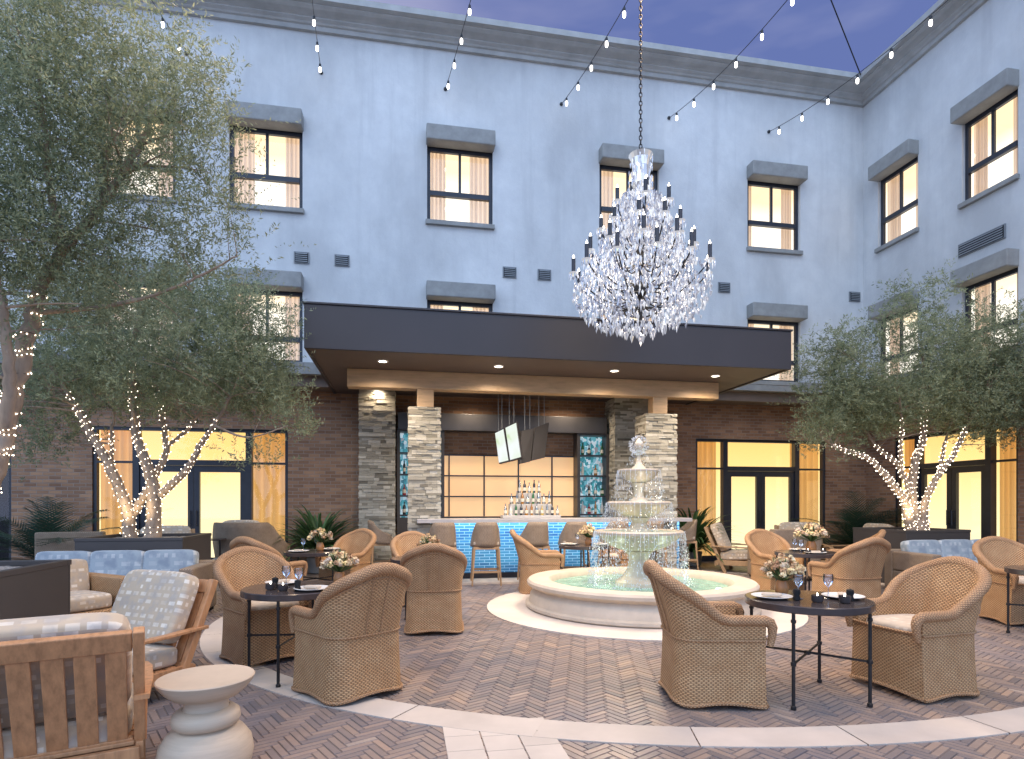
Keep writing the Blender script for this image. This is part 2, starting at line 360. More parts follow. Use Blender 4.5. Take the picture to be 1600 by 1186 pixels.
# stone ring (ellipse in building frame), with joints
FU,FV=2.90,7.04
def ring(name,a0,b0,wd,seg,z,thick=.02):
    mb=MB()
    for i in range(seg):
        t0,t1=2*PI*i/seg+.0008,2*PI*(i+1)/seg-.0008; P=[];n=5
        top=[];
        for k in range(n+1):
            t=t0+(t1-t0)*k/n
            top.append((W(FU+(a0-wd)*math.cos(t),FV+(b0-wd)*math.sin(t),z),W(FU+a0*math.cos(t),FV+b0*math.sin(t),z)))
        c=random.uniform(.9,1.06)
        mb.grid([[p[0] for p in top],[p[1] for p in top]],None,False,c,flip=True)
        mb.grid([[p[1] for p in top],[p[1]-Vector((0,0,thick)) for p in top]],None,False,c,flip=True)
        mb.grid([[p[0]-Vector((0,0,thick)) for p in top],[p[0] for p in top]],None,False,c,flip=True)
    return tag(mb.build(name,M['paver']),kind='structure')
ring('stone_ring_path',4.92,4.27,.27,34,.005)
mb=MB()
for i in range(10):
    for j in range(3):
        u0=.22+j*.205+( .0); v1=3.50-i*.2-(.03 if j==1 else 0); mb.box(u0+.004,u0+.2,v1-.196,v1,-.02,.0035,random.uniform(.9,1.05))
for i in range(0):
    for j in range(3):
        u0=6.3+j*.205; v1=11.6-i*.2; mb.box(u0+.004,u0+.2,v1-.196,v1,-.02,.003,random.uniform(.9,1.05))
tag(mb.build('stone_path',M['paver'],rot=(0,0,TH)),kind='structure')
FC=W(FU,FV)
mb=MB(); prof=[(1.9,-.02),(1.9,.012),(0.01,.013)]
mb.lathe(prof,64,FC.x,FC.y,1.12,cap=False); tag(mb.build('stone_apron_path',M['paver']),kind='structure')

# ------------------------------------------------------------------ building
bld=thing('hotel_building','pale stucco hotel wings over a brick ground floor, enclosing the courtyard on two sides','building',(0,0,0),TH)
VB,UB=11.49,9.95; VK,UK=12.09,10.55
def holed(mb,a0,a1,z0,z1,holes,P,depth=.16):
    """flat wall with rectangular openings and reveals; P(a,n,z) maps to local"""
    xs=sorted({a0,a1,*[h[0] for h in holes],*[h[1] for h in holes]}); zs=sorted({z0,z1,*[h[2] for h in holes],*[h[3] for h in holes]})
    for i in range(len(xs)-1):
        for j in range(len(zs)-1):
            xm,zm=(xs[i]+xs[i+1])/2,(zs[j]+zs[j+1])/2
            if any(h[0]<xm<h[1] and h[2]<zm<h[3] for h in holes): continue
            x0,x1,y0,y1=xs[i],xs[i+1],zs[j],zs[j+1]
            mb.add([P(x0,0,y0),P(x1,0,y0),P(x1,0,y1),P(x0,0,y1)],[(0,1,2,3)],[[(x0,y0),(x1,y0),(x1,y1),(x0,y1)]])
    for h in holes:
        a,b,c,d=h
        for q in (((a,c),(b,c)),((b,c),(b,d)),((b,d),(a,d)),((a,d),(a,c))):
            (x0,y0),(x1,y1)=q
            mb.add([P(x0,0,y0),P(x0,depth,y0),P(x1,depth,y1),P(x1,0,y1)],[(0,1,2,3)],[[(x0,y0),(x0+.1,y0),(x1+.1,y1),(x1,y1)]])
PB=lambda a,n,z:(a,VB+n,z)
PR=lambda a,n,z:(UB+n,-a,z)     # along -v
wins=[(-4.62,1.27),(-2.46,1.27),(1.085,1.27),(4.53,1.27),(7.785,1.24)]
rw=[(-10.57,1.0),(-8.635,1.0),(-5.2,1.0)]
Zt=[(6.70,1.48),(3.88,1.35)]
mb=MB(); holed(mb,-14,UB,3.88-.22,9.99,[(c-w_/2,c+w_/2,z,z+h) for c,w_ in wins for z,h in Zt],PB); mb.build('stucco_wall',M['stucco'],bld)
mb=MB(); holed(mb,-VB,-1.0,3.88-.22,9.99,[(c-w_/2,c+w_/2,z,z+h) for c,w_ in rw for z,h in Zt],PR); mb.build('stucco_wall',M['stucco'],bld)
PKB=lambda a,n,z:(a,VK+n,z)
PKR=lambda a,n,z:(UK+n,-a,z)
doorB=[(-5.6,3.41,True),(6.30,3.21,True),(-9.9,3.0,False)]
doorR=[(-11.29,2.66,True),(-5.9,2.66,True)]
mb=MB(); holed(mb,-14,UK,-.05,3.5,[(a,a+w_,0,2.7) for a,w_,_ in doorB]+[(.2,4.35,1.0,2.28)],PKB); mb.build('brick_wall',M['brick'],bld)
mb=MB(); holed(mb,-VK,-1.0,-.05,3.5,[(a,a+w_,0,2.7) for a,w_,_ in doorR],PKR); mb.build('brick_wall',M['brick'],bld)
# ledge between storeys and brown soffit
mb=MB(); mb.box(-14,UB-.06,VB-.06,VB+.4,3.66,3.875); mb.box(UB-.06,UB+.4,1.0,VB+.4,3.66,3.875); mb.build('ledge',M['concrete'],bld)
mb=MB(); mb.box(-14,UB+.1,VB+.10,VK+.05,3.46,3.658); mb.box(UB+.102,UK+.05,1.0,VK+.05,3.46,3.658); mb.build('soffit_trim',M['trimdark'],bld)
# cornice, mitred at the inner corner
prof=[(.0,9.98),(.07,9.98),(.07,10.06),(.10,10.075),(.12,10.10),(.17,10.13),(.17,10.15),(.22,10.17),(.30,10.19),(.36,10.22),(.36,10.24),(.45,10.25),(.45,10.36),(0,10.37),(-.3,10.37),(-.3,9.98)]
mb=MB(); mb.grid([[(-14,VB-p,z) for p,z in prof],[(UB-p,VB-p,z) for p,z in prof],[(UB-p,1.0,z) for p,z in prof]],None,False,flip=True); mb.build('cornice',M['cornice'],bld)
def window(cu,zb,wd,ht,right=False,room='roomup',seed=0):
    rz=-PI/2 if right else 0; loc=(UB,-cu,zb) if right else (cu,VB,zb)
    if right: loc=(UB,-cu,zb)
    h=wd/2; f=MB(); t=.065; y0,y1=.07,.13
    tr=.56 if ht>1.4 else .43
    f.box(-h,-h+t,y0,y1,0,ht); f.box(h-t,h,y0,y1,0,ht); f.box(-h+t,h-t,y0,y1,0,.05); f.box(-h+t,h-t,y0,y1,ht-.11,ht)
    f.box(-h+t,h-t,y0-.02,y1-.002,tr-.045,tr+.045); f.box(-.025,.025,y0+.012,y1-.004,tr+.045,ht-.11)
    o=f.build('window',M['frame'],bld,loc=loc,rot=(0,0,rz))
    g=MB()
    for a,b,c,d in ((-h+t,-.025,tr+.045,ht-.11),(.025,h-t,tr+.045,ht-.11),(-h+t,h-t,.05,tr-.045)):
        g.add([(a,.10,c),(b,.10,c),(b,.10,d),(a,.10,d)],[(0,1,2,3)])
    g.build('pane',M['glass'],o)
    hb=MB(); hb.box(-h-.02,h+.02,-.24,.05,ht-.05,ht+.24); hd=hb.build('hood',M['concrete'],o); bev(hd,.02)
    sb=MB(); sb.box(-h-.03,h+.03,-.07,.068,-.09,-.004); s_=sb.build('sill',M['concrete'],o); bev(s_,.008)
    rnd=random.Random(seed*7+3)
    for sd in (-1,1):
        cw=wd*rnd.uniform(.22,.36); c=MB(); n=48; x0=-h if sd<0 else h-cw
        rows=[[(x0+cw*i/n,.27+.03*math.sin(i*.62+seed)+.012*math.sin(i*.25+seed),z) for i in range(n+1)] for z in (0,ht)]
        c.grid(rows); c.build('curtain',M['curtup'],o,smooth=True)
    r=MB(); D=1.3; e=.5
    r.add([(-h-e,.17,-.1),(h+e,.17,-.1),(h+e,.17,ht+.2),(-h-e,.17,ht+.2),(-h-e,D,-.1),(h+e,D,-.1),(h+e,D,ht+.2),(-h-e,D,ht+.2)],[(4,5,6,7),(0,4,7,3),(1,2,6,5),(3,7,6,2),(0,1,5,4)])
    r.build('glowing_room',M[room],o)
def bev(o,w_,seg=2):
    m=o.modifiers.new('Bevel','BEVEL'); m.width=w_; m.segments=seg; m.limit_method='ANGLE'; return o
k=0
for z,h in Zt:
    for c,w_ in wins: window(c,z,w_,h,False,seed=k); k+=1
    for c,w_ in rw: window(c,z,w_,h,True,seed=k); k+=1
def doorset(a,wd,lit,right=False,seed=0,side=.72):
    loc=(UK,-a,0) if right else (a,VK,0); rz=-PI/2 if right else 0
    f=MB(); y0,y1=.04,.14; H_=2.7; t=.06; p1=side; p2=wd-side
    f.box(0,t,y0,y1,0,H_); f.box(wd-t,wd,y0,y1,0,H_); f.box(t,wd-t,y0,y1,H_-t,H_)
    for p in (p1,p2): f.box(p-.055,p+.055,y0-.02,y1+.01,0,H_-t)
    f.box(p1+.055,p2-.055,y0-.01,y1,2.0,2.1); f.box(t,p1-.055,y0,y1,2.03,2.07); f.box(p2+.055,wd-t,y0,y1,2.03,2.07)
    f.box(t,p1-.055,y0,y1,0,.12); f.box(p2+.055,wd-t,y0,y1,0,.12)
    o=f.build('door_wall_frame',M['frame'],bld,loc=loc,rot=(0,0,rz))
    mid=(p1+p2)/2
    for s_,(x0,x1) in enumerate(((p1+.058,mid-.003),(mid+.003,p2-.058))):
        d=MB(); b=.10; yy0,yy1=y0+.012,y1-.02
        d.box(x0,x0+b,yy0,yy1,.01,1.995); d.box(x1-b,x1,yy0,yy1,.01,1.995); d.box(x0+b,x1-b,yy0,yy1,1.875,1.995); d.box(x0+b,x1-b,yy0,yy1,.01,.25)
        hx=(x1-.05) if s_==0 else (x0+.05)
        d.tube([(hx,yy0-.05,.85),(hx,yy0-.05,1.15)],.012,6); d.tube([(hx,yy0-.05,.88),(hx,yy0+.01,.88)],.008,6); d.tube([(hx,yy0-.05,1.12),(hx,yy0+.01,1.12)],.008,6)
        d.build('door',M['frame'],o)
    g=MB()
    for x0,x1,z0,z1 in ((t,p1-.055,.12,2.03),(t,p1-.055,2.07,H_-t),(p2+.055,wd-t,.12,2.03),(p2+.055,wd-t,2.07,H_-t),(p1+.055,p2-.055,2.1,H_-t),(p1+.158,mid-.103,.25,1.875),(mid+.103,p2-.158,.25,1.875)):
        g.add([(x0,.095,z0),(x1,.095,z0),(x1,.095,z1),(x0,.095,z1)],[(0,1,2,3)])
    g.build('pane',M['glass'],o)
    if lit:
        for s_,(x0,x1) in enumerate(((0.02,p1*.86),(wd-p1*.98,wd-.02))):
            c=MB(); n=60; rows=[[(x0+(x1-x0)*i/n,.28+.032*math.sin(i*.46+seed+s_)+.015*math.sin(i*.19),z) for i in range(n+1)] for z in (.02,H_)]
            c.grid(rows); c.build('curtain',M['curtdn'],o,smooth=True)
    r=MB(); D=1.6 if lit else .6; e=.4
    r.add([(-e,.17,0),(wd+e,.17,0),(wd+e,.17,2.85),(-e,.17,2.85),(-e,D,0),(wd+e,D,0),(wd+e,D,2.85),(-e,D,2.85)],[(4,5,6,7),(0,4,7,3),(1,2,6,5),(3,7,6,2),(0,1,5,4)])
    r.build('glowing_room' if lit else 'dark_room',M['roomdn'] if lit else M['black'],o)
for i,(a,w_,l) in enumerate(doorB): doorset(a,w_,l,False,i)
for i,(a,w_,l) in enumerate(doorR): doorset(a,w_,l,True,i+5,.56)
def vent(loc,wd,ht,rz=0):
    m=MB(); m.box(-wd/2,wd/2,-.025,.0,0,ht); o=m.build('wall_vent',M['metal'],bld,loc=loc,rot=(0,0,rz))
    s=MB(); n=5; hh=(ht-.03)/n
    s.box(-wd/2+.02,wd/2-.02,-.028,-.026,.015,ht-.015,m=1)
    for i in range(n):
        z=.02+i*hh; s.add([(-wd/2+.03,-.03,z+hh*.75),(wd/2-.03,-.03,z+hh*.75),(wd/2-.03,-.045,z),(-wd/2+.03,-.045,z)],[(3,2,1,0)],m=0)
    s.build('louvre',[M['metal'],M['black']],o)
for u in (-1.84,-1.12,2.05,2.75,6.62,9.73): vent((u,VB,5.70),.27,.21)
vent((UB,8.76,5.74),.86,.24,-PI/2)

# ------------------------------------------------------------------ canopy + downlights
V0=8.55; SZ=3.42; CU0,CU1=-1.34,6.10
cn=thing('bar_canopy','wide flat dark canopy with deep fascia projecting over the courtyard bar','canopy',W(2.4,V0),TH)
def L(u,v): return (u-2.4,v-V0)
x0,_=L(CU0,0); x1,_=L(CU1,0)
mb=MB(); mb.box(x0,x1,0,.05,SZ,4.03); mb.box(x0,x0+.05,.05,VK-V0-.01,SZ,4.03); mb.box(x1-.05,x1,.05,VK-V0-.01,SZ,4.03); mb.box(x0-.02,x1+.02,-.02,VB-V0-.07,4.03,4.06); bev(mb.build('fascia',M['canopy'],cn),.006)
mb=MB(); mb.box(x0+.05,x1-.05,.05,VK-V0-.01,SZ+.02,SZ+.06); mb.build('soffit',M['soffit'],cn)
for u,v in ((.0,0),):pass
dls=[(-.62,9.12),(1.0,9.14),(2.72,9.14),(4.42,9.14),(-.7,11.05),(.95,11.05),(2.55,11.05)]
dls=[]
for px,py in ((598,564),(779,572),(960,579),(1118,587),(590,606),(739,611),(889,617)):
    d=F*(SZ+.02-CH)/(HY-py); p=at(px,py,d); dls.append((p.x*CT+p.y*ST,-p.x*ST+p.y*CT))
for u,v in dls:
    x,y=L(u,v); mb=MB(); mb.lathe([(.085,SZ+.019),(.085,SZ+.008),(.065,SZ+.006),(.06,SZ+.014)],20,cap=False); o=mb.build('downlight',M['white'],cn,True,loc=(x,y,0))
    m2=MB(); m2.lathe([(.001,SZ+.012),(.062,SZ+.012)],20,cap=False); m2.build('lamp_lens',M['down'],o)
    lamp('downlight_lamp','SPOT',(0,0,SZ-.03),135 if v<10 else (32 if u<0 else 75),(1,.80,.58),.05,o,(0,0,0),160,.9)
# timber beam with posts
BV=9.8
tb=thing('timber_beam','long honey coloured timber beam under the canopy with two posts onto stone columns','beam',W(2.4,BV),TH)
mb=MB(); mb.box(-.88-2.4,5.55-2.4,0,.24,3.15,SZ+.018); bev(mb.build('beam',M['timber'],tb),.008)
for uc in (.357,4.44):
    mb=MB(); mb.box(uc-2.4-.135,uc-2.4+.135,.01,.235,2.86,3.148); bev(mb.build('post',M['timber'],tb),.006)
# stacked stone columns
def column(u0,u1,v0,v1,z1,label):
    cx,cy=(u0+u1)/2,(v0+v1)/2; t=thing('stone_column',label,'column',W(cx,cy),TH,'stacked stone columns of the bar'); hw,hd=(u1-u0)/2,(v1-v0)/2
    c=MB(); c.box(-hw+.03,hw-.03,-hd+.03,hd-.03,0,z1-.02,.25)
    z=0
    while z<z1-.01:
        h=random.choice((.028,.035,.045,.055)); h=min(h,z1-z)
        for side in range(4):
            Lh=hw if side%2==0 else hd; x=-Lh+random.uniform(0,.0)
            while x<Lh-.001:
                l=random.uniform(.08,.3); 
                if Lh-(x+l)<.06: l=Lh-x
                p=random.uniform(-.012,.016); g_=.003; tt=min(1,max(0,random.gauss(.58,.24)))
                ofs=(hd if side%2==0 else hw)
                m_=Matrix.Rotation(side*PI/2,4,'Z')
                e0=.0 if x>-Lh+.001 else -p*.8; e1=0 if x+l<Lh-.001 else p*.8
                c.box(x+g_*.5+e0,x+l-g_*.5+e1,-ofs-p,-ofs+.05,z+.0015,z+h-.0015,tt,0,m_)
                x+=l
        z+=h
    c.build('stone_cladding',M['ledge'],t)
column(-.81,-.156,11.45,12.05,SZ+.0,'tall stacked stone column against the brick wall, left of the bar')
column(4.21,4.97,11.45,12.05,SZ+.0,'tall stacked stone column against the brick wall, behind the fountain on the right of the bar')
column(.085,.60,9.8,10.28,2.86,'shorter stacked stone column carrying a timber post at the left end of the bar counter')
column(4.17,4.74,9.8,10.28,2.86,'shorter stacked stone column carrying a timber post behind the fountain')

# ------------------------------------------------------------------ bar
bar=thing('bar_counter','long grey topped bar counter with glowing blue glass tile front','bar',W(2.45,9.62),TH)
def mk_tile():
    m,nt,b,o=newmat('blue_glass_tile'); uv=tc(nt,'UV'); br=nd(nt,'TexBrick'); br.inputs['Scale'].default_value=1
    br.inputs['Brick Width'].default_value=.17; br.inputs['Row Height'].default_value=.048; br.inputs['Mortar Size'].default_value=.006
    br.inputs['Color1'].default_value=(.02,.11,.34,1); br.inputs['Color2'].default_value=(.05,.30,.58,1); br.inputs['Mortar'].default_value=(.35,.65,.85,1); lk(nt,uv,br.inputs['Vector'])
    n=noise(nt,uv,2.5,4); c=mixc(nt,mth(nt,'MULTIPLY',n,.5),br.outputs['Color'],(.15,.5,.8))
    lk(nt,c,b.inputs['Base Color']); b.inputs['Roughness'].default_value=.2
    sx=nd(nt,'SeparateXYZ'); lk(nt,uv,sx.inputs[0]); g_=ramp(nt,sx.outputs[1],[(.1,(.10,.10,.12)),(.55,(.38,.40,.45)),(.80,(1.0,1.05,1.1)),(.93,(2.2,2.2,2.2))])  # strip light's falloff painted into the emission, brighter towards the top
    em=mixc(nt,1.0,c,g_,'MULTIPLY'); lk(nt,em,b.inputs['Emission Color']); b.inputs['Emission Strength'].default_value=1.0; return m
M['tile']=mk_tile()
bx0,bx1=.22-2.45,4.95-2.45
mb=MB(); mb.box(bx0,bx1,0,.62,.965,1.03); bev(mb.build('countertop',M['counter'],bar),.006)
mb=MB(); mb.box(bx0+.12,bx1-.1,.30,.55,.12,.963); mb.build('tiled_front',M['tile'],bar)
mb=MB(); mb.box(bx0+.14,bx1-.12,.33,.55,.0,.12); mb.build('plinth',M['canopy'],bar)
mb=MB(); mb.box(bx0+.2,bx1-.2,.20,.215,.953,.962); mb.build('led_strip',emis('led_cyan',(.35,.8,1),2),bar)
mb=MB(); mb.box(bx0+.0,bx1,-.25,.29,-.02,.03); mb.build('foot_step',M['paver'],bar)
# bar stools
def make_stool():
    t=thing('bar_stool','','bar stool')
    m=MB()
    def Q(x,y,z): return Vector((x,y,z))
    # shell: faces +y (towards bar); back at -y
    rows=[];uv=[]
    n=18
    def pth(s):  # s -1..1 U plan
        a=s*PI*.5
        x=.23*math.copysign(abs(math.sin(a))**.6,s); y=-.2+.36*(1-abs(math.cos(a))**.7)
        return x,y
    for z in range(7):
        zz=z/6; r=[];ru=[]
        for i in range(n+1):
            s=-1+2*i/n; x,y=pth(s); top=.99-.24*max(0,(abs(s)-.42)/.58)**.8
            Z=.60+(top-.60)*zz; k=1-.10*zz
            r.append((x*k,y-.04*zz,Z)); ru.append((s*.45,Z))
        rows.append(r);uv.append(ru)
    m.grid(rows,uv); o=m.build('backrest',M['wickg'],t,smooth=True); md=o.modifiers.new('s','SOLIDIFY'); md.thickness=.03; md.offset=0
    s=MB(); s.sbox(0,0,.66,.42,.38,.09,5,5); s.build('seat_cushion',M['cream'],t,smooth=True)
    s=MB(); s.box(-.2,.2,-.2,.2,.565,.605); s.build('seat_frame',M['oak'],t)
    for x,y in ((-1,-1),(1,-1),(-1,1),(1,1)):
        l=MB(); l.tube([(x*.19,y*.18,.57),(x*.225,y*.215,0)],[.019,.014],8); l.build('leg',M['oak'],t,smooth=True)
    s=MB(); 
    for y in (-.205,.205): s.box(-.205,.205,y-.01,y+.01,.2,.235)
    for x in (-.205,.205): s.box(x-.01,x+.01,-.205,.205,.25,.28)
    s.build('stretcher',M['oak'],t); return t
stool=make_stool()
for i,(px,dd) in enumerate(((690,0),(759,0),(835,0),(897,.0),(960,0),(1015,0))):
    a=(px-800)/F; v=9.38; t_=v/(-ST*a+CT); 
    place(stool,used,(a*t_,t_,0),TH+R([6,-4,3,-5,2,0][i]),'wicker backed wooden bar stool at the counter, %s from the left'%['first','second','third','fourth','fifth','sixth'][i],'bar stools along the counter')
place(stool,used,(at(598,0,10.25).x,10.25,0),TH-R(82),'wicker backed wooden bar stool seen side on at the left end of the counter','bar stools along the counter')
place(stool,used,(at(1066,0,10.9).x,10.9,0),TH+R(84),'wicker backed wooden bar stool seen side on at the right end of the counter','bar stools along the counter')
# frosted sectional screen behind the bar
def mk_frost():
    m,nt,b,o=newmat('frosted_amber'); b.inputs['Base Color'].default_value=(.8,.55,.3,1); b.inputs['Roughness'].default_value=.3
    n=noise(nt,tc(nt),.9,2); c=ramp(nt,n,[(.3,(.86,.47,.20)),(.7,(1,.62,.30))]); lk(nt,c,b.inputs['Emission Color']); b.inputs['Emission Strength'].default_value=.62; return m
fs=thing('sectional_window','wide gridded window of glowing peach frosted panels behind the bar','window',W(2.0,VK,1.0),TH)
mb=MB()
xs=[-1.8+.715*i for i in range(7)]
for x in xs: mb.box(x-.014,x+.014,-.012,.05,.02,1.26)
for z in (.0,.42,.84,1.26): mb.box(-1.8,2.49,-.008,.046,z-.014,z+.014)
mb.build('frame',M['frame'],fs)
mb=MB(); mb.add([(-1.8,.02,.0),(2.49,.02,0),(2.49,.02,1.27),(-1.8,.02,1.27)],[(0,1,2,3)]); mb.build('frosted_pane',mk_frost(),fs)
# header over shelves
hd=thing('metal_header','dark brushed metal header spanning above the bottle shelves','header',W(2.05,11.75),TH)
mb=MB(); mb.box(-2.15,2.1,0,.33,2.72,3.05); bev(mb.build('header_box',simple('brushed_dark_metal',(.075,.07,.07),.35,.15,3,metal=.3,bst=0),hd),.005)
def mk_mosaic():
    m,nt,b,o=newmat('turquoise_mosaic'); uv=mapping(nt,tc(nt,'UV'),(20,15,1)); v=nd(nt,'TexVoronoi'); v.distance='CHEBYCHEV'; v.inputs['Scale'].default_value=1; lk(nt,uv,v.inputs['Vector'])
    sx=nd(nt,'SeparateXYZ'); lk(nt,v.outputs['Color'],sx.inputs[0]); c=ramp(nt,sx.outputs[0],[(0,(.03,.12,.16)),(.35,(.06,.32,.38)),(.6,(.25,.45,.55)),(.8,(.55,.68,.75)),(1,(.25,.22,.25))])
    lk(nt,c,b.inputs['Base Color']); lk(nt,c,b.inputs['Emission Color']); b.inputs['Emission Strength'].default_value=.75; b.inputs['Roughness'].default_value=.2; return m
M['mosaic']=mk_mosaic()
shelfz=[1.06,1.44,1.86,2.28]
def shelf(u0,u1,label):
    t=thing('bottle_shelf',label,'shelf',W((u0+u1)/2,11.78),TH,'lit bottle shelves'); h=(u1-u0)/2
    m=MB(); m.box(-h,-h+.06,0,.3,0,2.72); m.box(h-.06,h,0,.3,0,2.72); m.box(-h+.06,h-.06,.0,.3,0,1.0); m.box(-h+.06,h-.06,0,.3,2.68,2.72); m.build('cabinet',M['planter'],t)
    m=MB(); m.box(-h+.06,h-.06,.27,.298,1.0,2.68); m.build('back_panel',M['mosaic'],t)
    for z in shelfz: m=MB(); m.box(-h+.06,h-.06,.01,.268,z-.03,z); m.build('shelf_board',M['frame'],t)
    return t
shelf(-.12,.80,'turquoise backed bottle shelf between the two left stone columns')
shelf(3.52,4.20,'turquoise backed bottle shelf to the right of the peach panels')
# bottles
def bottle_mesh(kind):
    p={0:[(.001,0),(.036,0),(.038,.01),(.038,.17),(.032,.2),(.014,.23),(.013,.29),(.015,.3),(.001,.302)],
       1:[(.001,0),(.042,0),(.044,.01),(.042,.13),(.02,.17),(.013,.19),(.013,.24),(.016,.25),(.001,.252)],
       2:[(.001,0),(.03,0),(.031,.01),(.031,.2),(.013,.25),(.013,.31),(.001,.312)]}[kind]
    m=MB(); m.lathe(p,10,cap=False,m=0)
    me=m
    q=[(p[2][0]+.001,.05),(p[2][0]+.001,.13)]; m.lathe(q,10,cap=False,m=1); return m
bcols={'clear':(.6,.62,.62),'green':(.03,.14,.04),'amber':(.38,.17,.03),'red':(.32,.02,.03),'dark':(.03,.03,.035),'golden':(.55,.38,.08),'white':(.75,.75,.75)}
bm={}
for n,c in bcols.items():
    m,nt,b,o=newmat(n+'_bottle_glass'); b.inputs['Base Color'].default_value=(*c,1); b.inputs['Roughness'].default_value=.08; b.inputs['Coat Weight'].default_value=.5
    nn=noise(nt,tc(nt),9,2); lk(nt,ramp(nt,nn,[(.3,tuple(x*.8 for x in c)),(.7,c)]),b.inputs['Base Color']); bm[n]=m
bm['clear']=mk_glass('clear_bottle_glass',(.72,.78,.78),.8)
lab=simple('paper_label',(.68,.64,.54),.7,.15,30,bst=0)
protoB={}
ordn=['first','second','third','fourth','fifth','sixth','seventh','eighth','ninth','tenth','eleventh','twelfth','thirteenth']
def bottle(p,cn_,kind,label,group,sc_=1.0):
    k=(cn_,kind)
    if k not in protoB: protoB[k]=bottle_mesh(kind).build('bottle',[bm[cn_],lab],smooth=40); o=protoB[k]
    else: o=protoB[k].copy(); col.objects.link(o)
    o.location=p; o.rotation_euler=(0,0,random.uniform(0,6)); o.scale=(sc_,)*3; tag(o,label,'bottle',group)
# stepped display on the bar
st=thing('bottle_riser','small white three tiered riser for bottles standing on the bar counter','riser',W(2.14,9.95,1.032),TH)
mb=MB(); mb.box(-.50,.50,-.14,.14,0,.05); mb.box(-.36,.36,-.05,.14,.05,.24); mb.box(-.2,.2,.05,.14,.24,.43); bev(mb.build('steps',simple('riser_white',(.5,.47,.44),.4,.05,3,bst=0),st),.004)
cyc=['clear','amber','clear','white','clear','red','green','golden','clear','dark','clear','red','amber','dark']
for lv,(n,x0,x1,y,z,nm) in enumerate(((11,-.45,.45,-.095,1.083,'lowest'),(8,-.33,.33,.0,1.273,'middle'),(5,-.17,.17,.095,1.463,'top'))):
    for i in range(n):
        c=cyc[(i*(3+lv)+lv*4)%len(cyc)]; x=x0+(x1-x0)*i/(n-1)
        bottle(W(2.14+x,9.95+y,z),c,(i+lv)%3,'%s bottle on the %s step of the bar riser, %s from left'%(c,nm,ordn[i]),'bottles on the bar riser',.72 if lv else .66)
for sidx,(u0,u1,nm) in enumerate(((.02,.68,'left'),(3.66,4.08,'right'))):
    for zi,z in enumerate(shelfz):
        n=4 if sidx else 5
        for i in range(n):
            if (zi*3+i*2+sidx)%5==4: continue
            c=['dark','white','clear','red','green','amber'][(i*2+zi*3+sidx)%6]
            bottle(W(u0+(u1-u0)*i/(n-1),11.88,z+.002),c,(i+zi)%3,'%s bottle, %s along the %s board of the %s shelf'%(c,ordn[i],['lowest','second lowest','third lowest','highest'][zi],nm),'bottles on the wall shelves',.85)
# hanging televisions
scr_m,nt,b,o=newmat('bright_broadcast'); nt.nodes.remove(b); e=nd(nt,'Emission'); n=noise(nt,tc(nt),2.2,3); lk(nt,ramp(nt,n,[(.3,(.5,.75,.25)),(.42,(.85,.95,.8)),(.6,(.95,1,1))]),e.inputs[0]); e.inputs[1].default_value=1.0; lk(nt,e.outputs[0],o.inputs[0])
def tv(c4,ds,th,lit,label):
    P=[at(px,py,d) for (px,py),d in zip(c4,ds)]
    base=sum(P,Vector())/4; t=thing('television',label,'television',base,0,'televisions hung above the bar'); P=[p-base for p in P]
    nrm=(P[1]-P[0]).cross(P[3]-P[0]).normalized(); 
    if nrm.y<0: nrm=-nrm
    Bk=[p+nrm*th for p in P]; m=MB(); m.add(P+Bk,[(3,2,1,0),(4,5,6,7),(0,1,5,4),(1,2,6,5),(2,3,7,6),(3,0,4,7)]); bev(m.build('casing',M['canopy'] if lit else simple('tv_back',(.045,.04,.04),.5,.1,4,bst=0),t),.006)
    if lit:
        cc=sum(P,Vector())/4; S=[cc+(p-cc)*.93-nrm*.004 for p in P]; m=MB(); m.add(S,[(3,2,1,0)]); m.build('screen',scr_m,t)
    for k in (.3,.7):
        a=(P[0]*(1-k)+P[1]*k)+nrm*th*.5; m=MB(); m.tube([a,Vector((a.x,a.y,SZ+.02-base.z))],.007,6); m.build('rod',M['metal'],t)
tv([(773,675.5),(787,668.5),(795.5,721),(779.5,725)],[10.75,10.6,10.5,10.65],.05,True,'left lit hanging television showing a pale green broadcast')
tv([(789,667),(807,658.5),(815,715.7),(797,721)],[10.58,10.42,10.32,10.48],.05,True,'right lit hanging television showing a white broadcast')
tv([(815,673),(835,669),(829,721),(812,725)],[10.45,10.6,10.5,10.35],.05,False,'dark backed hanging television beside the lit screens')
tv([(836.5,668),(858,660),(851.5,715),(831,720)],[10.62,10.8,10.7,10.52],.05,False,'dark backed hanging television furthest right over the bar')

